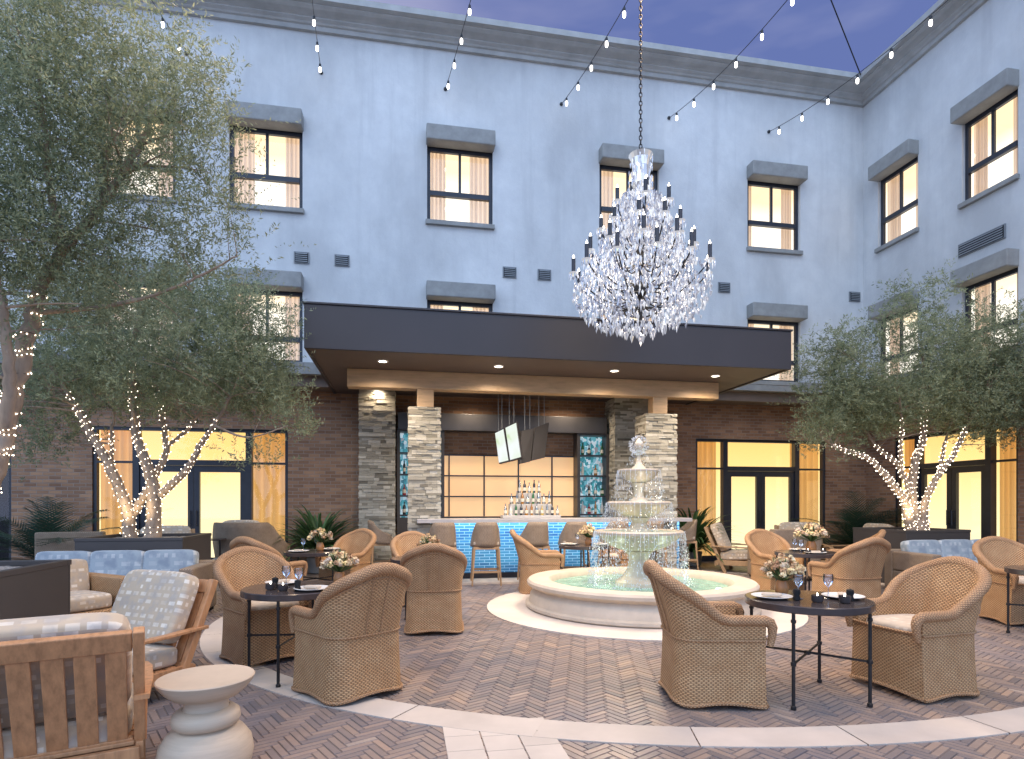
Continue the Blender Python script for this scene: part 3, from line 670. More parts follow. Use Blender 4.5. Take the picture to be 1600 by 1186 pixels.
# ------------------------------------------------------------------ fountain
ft=thing('fountain','three tiered carved pale stone fountain with falling water in a wide round basin','fountain',(FC.x,FC.y,.013))
mb=MB(); mb.lathe([(a_*.945,b_) for a_,b_ in [(1.47,0),(1.50,.02),(1.50,.05),(1.455,.065),(1.45,.09),(1.435,.16),(1.40,.20),(1.385,.225),(1.40,.24),(1.44,.25),(1.475,.275),(1.48,.31),(1.455,.335),(1.40,.342),(1.24,.342),(1.19,.335),(1.165,.31),(1.15,.24),(1.15,.10)]],72,cap=False); mb.build('basin',M['stone'],ft,smooth=35)
def mk_water():
    m,nt,b,o=newmat('pool_water'); v=tc(nt); n=noise(nt,v,9,5,.65)
    lk(nt,ramp(nt,n,[(.35,(.10,.26,.21)),(.55,(.22,.42,.34)),(.7,(.55,.72,.62))]),b.inputs['Base Color']); b.inputs['Roughness'].default_value=.06; b.inputs['IOR'].default_value=1.33
    ln=nd(nt,'VectorMath',operation='LENGTH'); lk(nt,v,ln.inputs[0]); rp=mth(nt,'SINE',mth(nt,'MULTIPLY',ln.outputs['Value'],46))
    bump(nt,mth(nt,'ADD',mth(nt,'MULTIPLY',rp,.12),noise(nt,v,16,4,.6)),b,.5,.03); 
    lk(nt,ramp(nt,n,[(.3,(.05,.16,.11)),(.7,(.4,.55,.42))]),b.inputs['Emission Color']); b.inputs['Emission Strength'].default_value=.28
    return m
M['water']=mk_water()
mb=MB(); mb.lathe([(1.095,.255),(.001,.257)],64,cap=False); mb.build('water_surface',M['water'],ft,smooth=True)
mb=MB(); mb.lathe([(.30,.2),(.29,.30),(.25,.33),(.20,.37),(.15,.45),(.125,.55),(.13,.62),(.16,.66),(.18,.68),(.14,.70)],40,cap=False); mb.build('pedestal',M['stone'],ft,smooth=40)
def bowl(r,z0,z1,nm='bowl'):
    h=z1-z0; m=MB(); m.lathe([(r*.26,z0),(r*.42,z0+h*.06),(r*.66,z0+h*.26),(r*.86,z0+h*.58),(r*.93,z0+h*.74),(r*.96,z0+h*.76),(r*1.0,z0+h*.82),(r*1.01,z0+h*.92),(r*.98,z1),(r*.93,z1),(r*.9,z1-.02),(r*.6,z0+h*.5),(.02,z0+h*.35)],56,cap=False)
    # gadroon scallops
    for i,(x,y,z) in enumerate(m.v):
        a=math.atan2(y,x); rr=math.hypot(x,y)
        if z<z0+h*.72 and rr>r*.3: k=1+.018*abs(math.sin(a*12)); m.v[i]=(x*k,y*k,z)
    o=m.build(nm,M['stone'],ft,smooth=40)
    m=MB(); m.lathe([(r*.9,z1-.018),(.001,z1-.014)],40,cap=False); m.build('bowl_water',M['water'],o,smooth=True)
bowl(.54,.68,.94); bowl(.385,1.10,1.30); bowl(.25,1.53,1.70)
mb=MB(); mb.lathe([(.17,.92),(.16,.96),(.11,.99),(.095,1.03),(.12,1.07),(.14,1.10)],32,cap=False); mb.build('stem',M['stone'],ft,smooth=40); mb=MB(); mb.lathe([(.12,1.29),(.11,1.32),(.07,1.35),(.06,1.42),(.075,1.48),(.10,1.53)],28,cap=False); mb.build('stem',M['stone'],ft,smooth=40)
mb=MB(); mb.lathe([(.09,1.69),(.08,1.73),(.045,1.76),(.03,1.82),(.02,1.88),(.03,1.92),(.045,1.96),(.055,2.0),(.045,2.04),(.02,2.07),(.001,2.09)],24,cap=False); mb.build('finial',M['stone'],ft,smooth=50)
m=M['stone'].copy(); m.name='wet_limestone'; m.node_tree.nodes['Principled BSDF'].inputs['Roughness'].default_value=.25; M['wet']=m
for q_ in ft.children:
    if q_.name.startswith(('bowl','pedestal','stem','finial')): q_.data.materials[0]=M['wet']
m,nt,b,o=newmat('water_drops'); nt.nodes.remove(b); gl=nd(nt,'BsdfGlossy'); gl.inputs[0].default_value=(.95,.97,1,1); gl.inputs['Roughness'].default_value=.08; tr=nd(nt,'BsdfTransparent'); em=nd(nt,'Emission'); em.inputs[0].default_value=(.9,.93,1,1); em.inputs[1].default_value=1.0  # some emission is mixed in to brighten the drops
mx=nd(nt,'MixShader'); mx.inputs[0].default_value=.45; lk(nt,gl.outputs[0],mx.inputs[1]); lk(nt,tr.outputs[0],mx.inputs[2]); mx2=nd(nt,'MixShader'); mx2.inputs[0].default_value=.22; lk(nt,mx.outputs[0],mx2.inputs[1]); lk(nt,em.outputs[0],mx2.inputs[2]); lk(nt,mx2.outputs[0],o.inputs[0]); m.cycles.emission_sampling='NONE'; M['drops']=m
mb=MB()
def drop(x,y,z,r,h):
    mb.add([(x+r,y,z),(x,y+r,z),(x-r,y,z),(x,y-r,z),(x,y,z+h),(x,y,z-h*.6)],[(0,1,4),(1,2,4),(2,3,4),(3,0,4),(1,0,5),(2,1,5),(3,2,5),(0,3,5)])
for R0,zt,zb,n,ns in ((.545,.93,.26,2900,60),(.39,1.29,.94,1100,44),(.255,1.69,1.30,520,30)):
    for i in range(n):
        s=random.randrange(ns); a=2*PI*s/ns+random.gauss(0,.035); f=random.random()**.8; z=zt-(zt-zb)*f
        r=R0+.07*math.sqrt(f)*(.6+.4*math.sin(s*2.3))+random.gauss(0,.008+.016*f); q=random.uniform(.0025,.006)
        drop(r*math.cos(a),r*math.sin(a),z,q,q*random.uniform(1.2,4))
for R0,zt,zb,n in ((.55,.93,.28,64),(.395,1.29,.95,40),(.26,1.69,1.31,26)):
    for i in range(n):
        a=2*PI*i/n+random.gauss(0,.01); L_=random.uniform(.25,.75)*(zt-zb); z=zt; pts=[]
        for k in range(7): f=k/6; pts.append(((R0+.05*math.sqrt(f*L_))*math.cos(a),(R0+.05*math.sqrt(f*L_))*math.sin(a),z-L_*f))
        mb.tube(pts,[.0028*(1-.75*k/6) for k in range(7)],4,cap=False)
for i in range(500):
    a=random.uniform(0,2*PI); b_=random.uniform(-1,1); r=.09*random.uniform(.8,1.25); z=2.0+b_*.12
    rr=r*math.sqrt(1-b_*b_)*1.15; q=random.uniform(.003,.007); drop(rr*math.cos(a),rr*math.sin(a),z,q,q*1.5)
for i in range(240):
    a=random.uniform(0,2*PI); f=random.random(); r=.03+.13*f; q=random.uniform(.002,.005); drop(r*math.cos(a),r*math.sin(a),1.93-.2*f*f,q,q*2.5)
for i in range(700):
    a=random.uniform(0,2*PI); r=random.gauss(.62,.09); q=random.uniform(.003,.007); drop(r*math.cos(a),r*math.sin(a),.262+abs(random.gauss(0,.03)),q,q)
o=mb.build('falling_water',M['drops'],ft); o['kind']='stuff'
for i in range(3):
    a=[-2.75,-.42,1.5][i]; x,y=.95*math.cos(a),.95*math.sin(a); mm=MB(); mm.lathe([(.001,.268),(.035,.268),(.04,.25)],14,cap=False); mm.build('pool_light',emis('pool_light_glow',(1,1,.78),5),ft,loc=(x,y,0))
    lamp('pool_lamp','POINT',(x*.5,y*.5,.42),2.2,(.88,1,.72),.08,ft)
lamp('bowl_lamp','POINT',(-.25,-.30,1.03),1.0,(1,.80,.5),.04,ft); lamp('bowl_lamp','POINT',(.25,-.30,1.03),1.0,(1,.80,.5),.04,ft); lamp('bowl_lamp','POINT',(0,-.26,1.44),1.1,(1,.85,.65),.04,ft)

# ------------------------------------------------------------------ chandelier
m,nt,b,o=newmat('crystal'); nt.nodes.remove(b); gl=nd(nt,'BsdfGlossy'); gl.inputs[0].default_value=(.95,.96,1,1); gl.inputs['Roughness'].default_value=.06; tr=nd(nt,'BsdfTransparent'); tr.inputs[0].default_value=(.85,.87,.95,1); em=nd(nt,'Emission'); a_=nd(nt,'Attribute',attribute_name='tone'); lk(nt,ramp(nt,a_.outputs['Fac'],[(0,(.12,.12,.2)),(.5,(.55,.56,.66)),(1,(1.8,1.8,1.8))]),em.inputs[0]); em.inputs[1].default_value=.78  # sparkle painted as random emission per crystal facet
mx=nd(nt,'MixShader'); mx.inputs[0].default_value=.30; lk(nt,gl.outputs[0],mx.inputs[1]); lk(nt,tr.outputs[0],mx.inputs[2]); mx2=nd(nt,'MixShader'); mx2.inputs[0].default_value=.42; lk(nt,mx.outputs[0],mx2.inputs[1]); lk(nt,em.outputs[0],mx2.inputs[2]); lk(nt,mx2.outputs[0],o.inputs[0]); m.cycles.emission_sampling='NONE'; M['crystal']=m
CX,CY=at(1001,0,7.45).x,7.45
chd=thing('chandelier','large tiered crystal chandelier with black candle sleeves hanging over the fountain','chandelier',(CX,CY,3.2))
def zz(py): return CH+(HY-py)*7.45/F-3.2
def crys(m,x,y,z,r,h,t=None,n=6):
    t=random.random() if t is None else t
    ring_=[(x+r*math.cos(2*PI*i/n),y+r*math.sin(2*PI*i/n),z) for i in range(n)]
    for i in range(n):
        m.add([ring_[i],ring_[(i+1)%n],(x,y,z+h*.45)],[(0,1,2)],None,min(1,max(0,t+random.uniform(-.4,.4)))); m.add([ring_[(i+1)%n],ring_[i],(x,y,z-h)],[(0,1,2)],None,min(1,max(0,t+random.uniform(-.4,.4))))
# tiers: radius, cup height, count, candle scale, phase
tiers=[(.84,zz(428),12,.19,.0),(.65,zz(398),10,.18,.25),(.50,zz(362),10,.15,.1),(.36,zz(326),6,.17,.45),(.11,zz(303),3,.15,.5)]
mb=MB(); mb.tube([(0,0,zz(500)),(0,0,zz(240))],.022,8); mb.lathe([(.02,zz(470)),(.09,zz(462)),(.11,zz(450)),(.05,zz(440))],16); mb.lathe([(.03,zz(400)),(.07,zz(390)),(.03,zz(380))],14); mb.lathe([(.03,zz(330)),(.06,zz(322)),(.02,zz(312))],14)
for rr,zc in ((.33,zz(470)),(.2,zz(488))): mb.tube([(rr*math.cos(2*PI*i/32),rr*math.sin(2*PI*i/32),zc) for i in range(32)],.010,6,closed=True)
mb.build('centre_stem',M['iron'],chd,smooth=50)
mb=MB(); mb.lathe([(.15,zz(243)),(.12,zz(250)),(.105,zz(262)),(.115,zz(278)),(.13,zz(290)),(.10,zz(297)),(.04,zz(300))],18,cap=False)
for i in range(len(mb.c)): mb.c[i]=random.uniform(.3,1)
for i in range(60):
    a=random.uniform(0,2*PI); crys(mb,.145*math.cos(a),.145*math.sin(a),zz(random.uniform(243,295)),.012,.06)
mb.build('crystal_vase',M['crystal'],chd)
cm=MB(); cm.lathe([(.018,0),(.018,1.0),(.012,1.01)],10); 
lampm=None; armn=0; rest=MB(); big=[]
for ti,(r,zc,n,ch_,ph) in enumerate(tiers):
    for i in range(n):
        a=2*PI*(i+ph)/n; ca_,sa_=math.cos(a),math.sin(a)
        hub=zc-.30-.05*ti if ti<4 else zc-.05
        hub=max(hub,zz(500)); arm=MB(); pts=[]
        for k in range(13):
            t=k/12; rr=.03+(r-.03)*t; z=hub+(zc-hub)*t*t*.9-.14*math.sin(PI*t)*(1 if r>.2 else .3)*(1-t*.3)+ (zc-hub)*.1*t
            pts.append((rr*ca_,rr*sa_,z))
        arm.tube(pts,.009,6); ao=arm.build('arm',M['iron'],chd,smooth=True)
        cu=MB(); cu.lathe([(.01,zc-.03),(.05,zc-.01),(.062,zc+.012),(.058,zc+.014),(.01,zc)],14,r*ca_,r*sa_,c=.75,cap=False); 
        for q in range(9):
            b2=2*PI*q/9; crys(cu,r*ca_+.06*math.cos(b2),r*sa_+.06*math.sin(b2),zc-.03,.010,random.uniform(.04,.075))
        cu.build('bobeche',M['crystal'],ao)
        cd=MB(); cd.lathe([(.025,zc+.012),(.025,zc+ch_),(.012,zc+ch_+.003)],10,r*ca_,r*sa_); cd.build('candle',M['frame'],ao,smooth=40)
        fl=MB(); fl.lathe([(.002,zc+ch_),(.013,zc+ch_+.012),(.009,zc+ch_+.028),(.001,zc+ch_+.05)],8,r*ca_,r*sa_,cap=False); fl.build('flame_bulb',M['flame'],ao,smooth=True)
        # crystal garland from cup to centre
        if ti<4:
            for k in range(10):
                t=k/9; rr=r*(1-t*.75); z=zc-.05-.16*math.sin(PI*t)-.06*t; crys(rest,rr*ca_+random.gauss(0,.01),rr*sa_+random.gauss(0,.01),z,.012,.03)
for i in range(3400):  # body of small pendants
    py=random.uniform(300,500); 
    env=np.interp(py,[288,300,318,330,350,362,385,402,420,436,465,485,500],[.13,.20,.36,.34,.40,.52,.54,.68,.72,.86,.84,.74,.45])
    a=random.uniform(0,2*PI); r=env*random.uniform(.25,1)**.6; crys(rest,r*math.cos(a),r*math.sin(a),zz(py+random.uniform(0,14)),random.uniform(.009,.021),random.uniform(.03,.08),n=4)
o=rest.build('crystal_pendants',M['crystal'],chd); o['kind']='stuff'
cp=MB(); crys(cp,0,0,0,.028,.085,.75,8); cpo=None
def pend(x,y,z,s):
    global cpo
    if cpo is None: cpo=cp.build('crystal_drop',M['crystal'],chd); o=cpo
    else: o=cpo.copy(); col.objects.link(o); o.parent=chd
    o.location=(x,y,z); o.scale=(s,s,s); o.rotation_euler=(0,0,random.uniform(0,3))
for r,py,n,s in ((.84,462,24,.75),(.74,482,22,.8),(.60,496,18,.85),(.44,505,14,.9),(.30,513,10,.95),(.17,521,7,1.0),(.0,526,1,1.5)):
    for i in range(n): a=2*PI*(i+.3)/n; pend(r*math.cos(a),r*math.sin(a),zz(py),s)
# chain
mb=MB(); z=zz(240); ztop=13.6-3.2; k=0
while z<ztop:
    mb.tube([( (.018*math.cos(t)) if k%2 else 0,0 if k%2 else .018*math.cos(t),z+.034+.034*math.sin(t)) for t in [2*PI*i/10 for i in range(10)]],.0065,5,closed=True); z+=.054; k+=1
mb.build('chain',M['iron'],chd,smooth=True)
lamp('chandelier_lamp','POINT',(0,0,zz(430)),60,(1,.84,.66),.5,chd); lamp('chandelier_lamp','SPOT',(0,0,.1),400,(1,.80,.58),.45,chd,(0,0,0),165,.5)  # the wide downward spot is added as warm fill for the patio

cb=thing('support_cable','thin straight steel cable rising from the cornice corner to the chandelier chain','cable',(CX,CY,13.6))
c0=W(UB-.46,VB-.46,10.33); mb=MB(); mb.tube([(0,0,0),c0-Vector((CX,CY,13.6))],.012,6); mb.build('cable_wire',M['iron'],cb)
# ------------------------------------------------------------------ string lights
names=['second from the left','third from the left','fourth from the left','fifth from the left','rightmost, roof corner,','leftmost, half hidden by the olive tree,']
sockm=simple('bulb_socket',(.02,.02,.022),.5,.1,10,bst=0); sb_=None
# (u, drift du per m, [(v,z)...] control, first v, spacing, count)
S=[(-1.494,-.07,9.26,3.0,8.3),(.799,-.075,9.24,4.5,8.55),(3.099,-.023,9.23,5.5,8.35),(5.387,0,9.22,6.5,8.42),(7.658,0,9.19,6.5,8.46),(-3.80,.0,9.3,4.0,8.5)]
for i,(u,dr,za,vm,z0) in enumerate(S):
    g0=W(u,VB,za); t=thing('string_light_strand','black festoon wire with lit bulbs, %s strand'%names[i],'string lights',g0,0,'festoon strands across the courtyard')
    f=lambda v:(z0+(za-z0)*((v-vm)/(VB-vm))**2)
    P=lambda v:W(u+dr*(v-VB),v,f(v))-g0
    m=MB(); m.tube([P(VB-.02-(VB-1.5)*k/40) for k in range(41)],.006,5); m.build('wire',M['iron'],t)
    m=MB(); m.lathe([(.001,-.04),(.03,-.03),(.035,0),(.03,.03),(.001,.04)],10); m.build('wall_anchor',sockm,t,rot=(PI/2,0,0))
    for k in range(13):
        v=VB-.36-.72*k
        if v<1.6: break
        p=P(v); s_=MB(); s_.lathe([(.006,0),(.018,-.01),(.024,-.03),(.024,-.085),(.001,-.086)],8)
        if sb_ is None:
            so_=s_.build('socket',sockm,t); b_=MB(); b_.lathe([(.001,-.088),(.022,-.09),(.027,-.11),(.026,-.17),(.018,-.185),(.001,-.187)],10,cap=False); bo_=b_.build('bulb',M['bulb'],so_,smooth=True); sb_=so_; so_.scale=(.85,)*3
            so_.location=p
        else:
            o=sb_.copy(); col.objects.link(o); o.parent=t; o.location=p; o.scale=(.85,)*3; q=sb_.children[0].copy(); col.objects.link(q); q.parent=o

for i,(u,v,z) in enumerate(((.8,2.5,8.2),(3.1,3.0,8.0),(5.4,3.0,8.2),(-1.3,5.0,7.2),(7.6,5.5,8.2),(3.1,6.8,8.1))): lamp('strand_fill_spot','SPOT',tuple(W(u,v,z-.2)),440,(1,.70,.43),.35,None,(0,0,0),120,.8)  # warm fill spots added under the strands, aimed down at the patio
# ------------------------------------------------------------------ wicker armchair
def make_wchair():
    t=thing('wicker_armchair','','armchair'); hw,y0,y1,rc=.27,-.25,.29,.13
    # plan outline from front-left round the back to front-right
    pl=[]
    def addp(x,y,nx,ny): pl.append((Vector((x,y,0)),Vector((nx,ny,0)).normalized()))
    n1=9
    for i in range(n1): addp(-hw,y1-(y1-(y0+rc))*i/n1,-1,0)
    for i in range(8): a=PI+PI/2*i/8; addp(-hw+rc+rc*math.cos(a),y0+rc+rc*math.sin(a),math.cos(a),math.sin(a))
    nb=10
    for i in range(nb+1): addp(-hw+rc+(2*hw-2*rc)*i/nb,y0,0,-1)
    for i in range(1,9): a=-PI/2+PI/2*i/8; addp(hw-rc+rc*math.cos(a),y0+rc+rc*math.sin(a),math.cos(a),math.sin(a))
    for i in range(1,n1+1): addp(hw,y0+rc+(y1-(y0+rc))*i/n1,1,0)
    N=len(pl); arc=[0]
    for a,b in zip(pl,pl[1:]): arc.append(arc[-1]+(b[0]-a[0]).length)
    tot=arc[-1]; q=[abs(a-tot/2) for a in arc]
    def f(q): return (1-min(1,q/.51)**2.1)**1.6
    top=[.555+.315*f(x)+.0*x for x in q]
    def pos(i,z,off=0):
        p,n=pl[i]; k=max(0,(z-.42)/.45); flare=.06*k**1.2; base=.018*max(0,1-z/.42)**1.6
        b=f(q[i])
        return p+n*(flare*(1.15 if b>.2 else .7)+base+off)+Vector((0,-.06*b*k,z))
    rows=[];uv=[]; nz=22
    for k in range(nz+1):
        r=[];ru=[]
        for i in range(N):
            zb=.012+.022*max(0,math.sin(PI*(arc[i]-.05)/.42)) if arc[i]<.47 else (.012+.022*max(0,math.sin(PI*(tot-arc[i]-.05)/.42)) if tot-arc[i]<.47 else .012+.03*max(0,math.cos((arc[i]-tot/2)/.25*PI/2)))
            z=zb+(top[i]-zb)*k/nz; p=pos(i,z); r.append(p); ru.append((arc[i],z))
        rows.append(r);uv.append(ru)
    m=MB(); m.grid(rows,uv)
    # inner face
    rows2=[];uv2=[]
    for k in range(9):
        r=[];ru=[]
        for i in range(N):
            z=.36+(top[i]-.36)*k/8; p=pos(i,z,-.05); r.append(p); ru.append((arc[i]+.5,z))
        rows2.append(r);uv2.append(ru)
    m.grid(rows2,uv2,flip=True)
    # front panel (slightly bowed, arched hem)
    rf=[];uf=[]
    L_=[pos(0,z) for z in [k/10*.5 for k in range(11)]]
    for k in range(11):
        z=k/10*.44; a=pos(0,z); b=pos(N-1,z); r=[];ru=[]
        for i in range(13):
            s=i/12; zz_=z+(.012+.028*math.sin(PI*s))*(1-k/10); p=a.lerp(b,s); p.z=zz_; p.y+=.03*math.sin(PI*s); r.append(p); ru.append((p.x,zz_))
        rf.append(r);uf.append(ru)
    m.grid(rf,uf,flip=True)
    # arm fronts closing outer to inner
    for idx in (0,N-1):
        r1=[pos(idx,z) for z in (.40,.48,.555)]; r2=[pos(idx,z,-.05) for z in (.40,.48,.555)]
        m.grid([r1,r2],[[(0,.4),(0,.48),(0,.55)],[(.05,.4),(.05,.48),(.05,.55)]])
    m.grid([[pos(i,.40) for i in range(N)]+[],[pos(i,.40,-.05) for i in range(N)]])
    o=m.build('woven_body',M['wicker'],t,smooth=60)
    # thick braided rim following arms and back, curling down at arm fronts
    rim=[]
    for i in range(N): p=pos(i,top[i],-.014); rim.append(p)
    def front(idx,sg):
        b=pos(idx,.555,-.014); return [b+Vector((0,.028,-.012)),b+Vector((0,.045,-.045)),b+Vector((0,.042,-.10)),b+Vector((0,.03,-.16))]
    pts=list(reversed(front(0,-1)))+rim+front(N-1,1)
    rr=[.020,.024,.030,.034]+[.034+.008*f(x) for x in q]+[.034,.030,.024,.020]
    m=MB(); m.tube(pts,rr,10)
    for k in range(len(m.uv)): m.uv[k]=(m.uv[k][0]*1.0,m.uv[k][1])
    m.build('rolled_rim',M['braid'],t,smooth=60)
    def PT(p,r_,n_): mm=MB(); mm.tube(p,r_,n_); mm.build('braided_piping',M['braid'],t,smooth=60)
    PT([pos(i,.43,.004) for i in range(N)],.008,6); PT([pos(i,.02+(.022*max(0,math.sin(PI*(arc[i]-.05)/.42)) if arc[i]<.47 else (.022*max(0,math.sin(PI*(tot-arc[i]-.05)/.42)) if tot-arc[i]<.47 else .03*max(0,math.cos((arc[i]-tot/2)/.25*PI/2)))),.003) for i in range(N)],.012,6)
    PT([Vector(p)+Vector((0,.004,.012)) for p in rf[0]],.012,6); PT([Vector(p)+Vector((0,.004,0)) for p in rf[-1]],.010,6)
    for ii in (n1+11,N-n1-12):   # vertical piping either side of the back panel
        PT([pos(ii,z,.003) for z in [.43+(top[ii]-.46)*k/6 for k in range(7)]],.006,6)
    # arched inner border echoing the back
    PT([pos(i,.43+(top[i]-.43)*.86,.002) for i in range(n1+4,N-n1-4)],.006,6)
    m=MB(); m.sbox(0,.035,.435,.47,.50,.10,4,8); m.build('seat_cushion',M['cream'],t,smooth=True)
    return t
M['braid']=mk_wicker('wicker_braid',(.52,.28,.135),(.60,.37,.20),.021,.011,.5)
wch=make_wchair()
GC='wicker armchairs around the courtyard tables'
chairs=[(1.30,4.00,0,'wicker armchair at the front between the fountain and the right dining table, side on'),
 (2.85,4.18,196,'wicker armchair right of the front right dining table, its cream seat facing left'),
 (-1.10,4.10,136,'wicker armchair seen from behind at the front left table, nearest the camera'),
 (-2.10,5.02,-44,'wicker armchair facing the camera behind the front left dark table'),
 (-.79,6.06,96,'wicker armchair with its back turned, standing alone right of the front left table'),
 (-1.22,7.75,-66,'wicker armchair mostly hidden behind the back turned chair in the middle left'),
 (-2.36,8.55,-112,'wicker armchair facing the camera beside the left stone column'),
 (-2.93,7.15,66,'wicker armchair in shadow with its back turned behind the front left pair'),
 (.37,8.62,2,'wicker armchair side on, left of the fountain in front of the bar stools'),
 (1.83,9.5,205,'wicker armchair behind the falling water of the fountain'),
 (3.98,7.02,104,'wicker armchair seen from behind right of the fountain, in front of the dark planter'),
 (3.72,8.42,-78,'wicker armchair facing the camera right behind the fountain, beside the flowers'),
 (5.02,8.75,150,'wicker armchair tucked between the dark planter and another chair, showing only its curved rim'),
 (5.53,6.50,-95,'wicker armchair cut off by the right edge, facing the camera')]
for x,y,a,l in chairs:
    o=place(wch,used,(x,y,.002),R(a-90),l,GC)
# ------------------------------------------------------------------ dining tables
def make_table():
    t=thing('round_table','','dining table')
    m=MB(); m.lathe([(.39,.605),(.395,.61),(.395,.648),(.388,.653),(.001,.654)],48,cap=False); m.lathe([(.39,.605),(.001,.604)],48,cap=False); m.build('tabletop',M['tabletop'],t,smooth=30)
    L4=[(.365*math.cos(R(a)),.365*math.sin(R(a))) for a in (45,135,225,315)]
    for x,y in L4:
        m=MB(); m.lathe([(.017,0),(.017,.02),(.011,.025),(.011,.27),(.017,.275),(.017,.295),(.011,.30),(.011,.54),(.016,.545),(.016,.56),(.011,.565),(.011,.604)],10,x,y); m.build('leg',M['iron'],t,smooth=40)
    m=MB(); m.tube([(*L4[0],.285),(*L4[2],.285)],.008,6); m.tube([(*L4[1],.285),(0,0,.289),(*L4[3],.285)],.008,6); m.lathe([(.02,.275),(.02,.298)],12); m.build('cross_brace',M['iron'],t,smooth=40)
    return t
tbl=make_table(); TZ=.656
GT='round dark dining tables'
tabs=[(1.99,4.01,R(6.3-0),'round dark metal dining table at the front right between two wicker chairs'),
 (-1.64,4.54,R(45),'round dark metal dining table at the front left beside the stone side table'),
 (-1.02,6.92,R(20),'round dark dining table behind the back turned chair in the middle left'),
 (-2.62,7.92,R(10),'round dark dining table in front of the fern by the brick wall'),
 (1.10,9.02,R(30),'round dark dining table with flowers between the bar stools and the fountain'),
 (3.84,7.74,R(15),'round dark dining table right of the fountain in front of the lounge chairs'),
 (5.24,5.72,R(12),'round dark dining table cut off by the right edge')]
for x,y,a,l in tabs: place(tbl,used,(x,y,.002),a,l,GT)
# tableware prototypes
def make_vase(seed):
    rnd=random.Random(seed); t=thing('flower_vase','','flowers')
    m=MB(); m.lathe([(.04,0),(.05,.02),(.052,.06),(.04,.10),(.036,.11),(.03,.10),(.001,.095)],20,cap=False); m.build('vase',M['terra'],t,smooth=50)
    fl=MB(); gr=MB()
    for i in range(46):
        a=rnd.uniform(0,2*PI); rr=.155*math.sqrt(rnd.random()); z=.16+.11*(1-(rr/.16)**2)*rnd.uniform(.6,1.15)+rnd.uniform(-.02,.03); c=Vector((rr*math.cos(a),rr*math.sin(a),z)); tone=rnd.random(); s=rnd.uniform(.018,.034)
        for k in range(26):   # petals as small quads round a head
            d=Vector((rnd.gauss(0,1),rnd.gauss(0,1),rnd.gauss(.3,1))).normalized(); tn=d.orthogonal().normalized(); bn=d.cross(tn); p=c+d*s*rnd.uniform(.5,1); w_=s*.42
            fl.add([p-tn*w_,p-bn*w_+d*w_*.3,p+tn*w_,p+bn*w_+d*w_*.5],[(0,1,2,3)],None,min(1,max(0,tone+rnd.uniform(-.1,.1))))
    for i in range(90):
        a=rnd.uniform(0,2*PI); e=rnd.uniform(.1,1.3); L_=rnd.uniform(.12,.24); d=Vector((math.cos(a)*math.cos(e),math.sin(a)*math.cos(e),math.sin(e))); p=Vector((0,0,.10)); tip=p+d*L_; sdv=d.cross(Vector((0,0,1))).normalized()*rnd.uniform(.006,.014)
        md=p.lerp(tip,.6); gr.add([p,md+sdv,tip,md-sdv],[(0,1,2,3)],None,rnd.random())
    fl.build('blossoms',M['petal'],t); gr.build('foliage',M['fern'],t); return t
M['terra']=simple('amber_vase_glaze',(.5,.22,.08),.25,.2,10,bst=0)
M['petal']=mk_leaf('petals',(.30,.16,.13),(.72,.58,.42),.3)
m_,nt_,b_,o_=newmat('petal_mix'); a_=nd(nt_,'Attribute',attribute_name='tone'); lk(nt_,ramp(nt_,a_.outputs['Fac'],[(0,(.40,.22,.12)),(.3,(.72,.50,.30)),(.55,(.85,.70,.36)),(.8,(.86,.74,.52)),(1,(.62,.48,.38))]),b_.inputs['Base Color']); b_.inputs['Roughness'].default_value=.8; M['petal']=m_
def make_glass():
    t=thing('wine_glass','','glass'); m=MB(); m.lathe([(.03,0),(.028,.003),(.004,.006),(.003,.07),(.006,.078),(.026,.10),(.033,.125),(.030,.16)],16,cap=False); m.build('goblet',M['wineglass'],t,smooth=True); return t
M['wineglass']=mk_glass('clear_wine_glass',(.86,.88,.93),.5)
def make_plate():
    t=thing('plate_setting','','plate'); m=MB(); m.lathe([(.001,.004),(.08,.004),(.105,.012),(.13,.018),(.131,.016),(.09,.0),(.001,.0)],32,cap=False); m.build('plate',M['white'],t,smooth=50)
    m=MB(); m.sbox(0,0,.022,.13,.06,.022,4,5,M=Matrix.Rotation(.5,4,'Z')); m.build('napkin',M['cream'],t,smooth=True); return t
def make_votive():
    t=thing('votive_candle','','candle holder'); m=MB(); m.lathe([(.001,0),(.03,0),(.036,.01),(.036,.045),(.031,.045),(.03,.012),(.001,.011)],16,cap=False); m.build('holder',M['tabletop'],t,smooth=40)
    m=MB(); m.lathe([(.027,.014),(.027,.032),(.001,.034)],12,cap=False); m.build('wax',M['white'],t); m=MB(); m.lathe([(.001,.034),(.006,.042),(.001,.06)],6,cap=False); m.build('flame',M['flame'],t); return t
def make_cup():
    t=thing('pepper_mill','','mill'); m=MB(); m.lathe([(.022,0),(.024,.01),(.018,.03),(.024,.05),(.022,.07),(.001,.078)],12,cap=False); m.build('mill_body',M['black'],t,smooth=40); return t
vs=[make_vase(3),make_vase(8)]; gl_=make_glass(); pl_=make_plate(); vo_=make_votive(); cu_=make_cup()
tn=['front right table','front left table','middle left table','table in front of the fern','table near the bar stools','table right of the fountain','table cut off by the right edge']
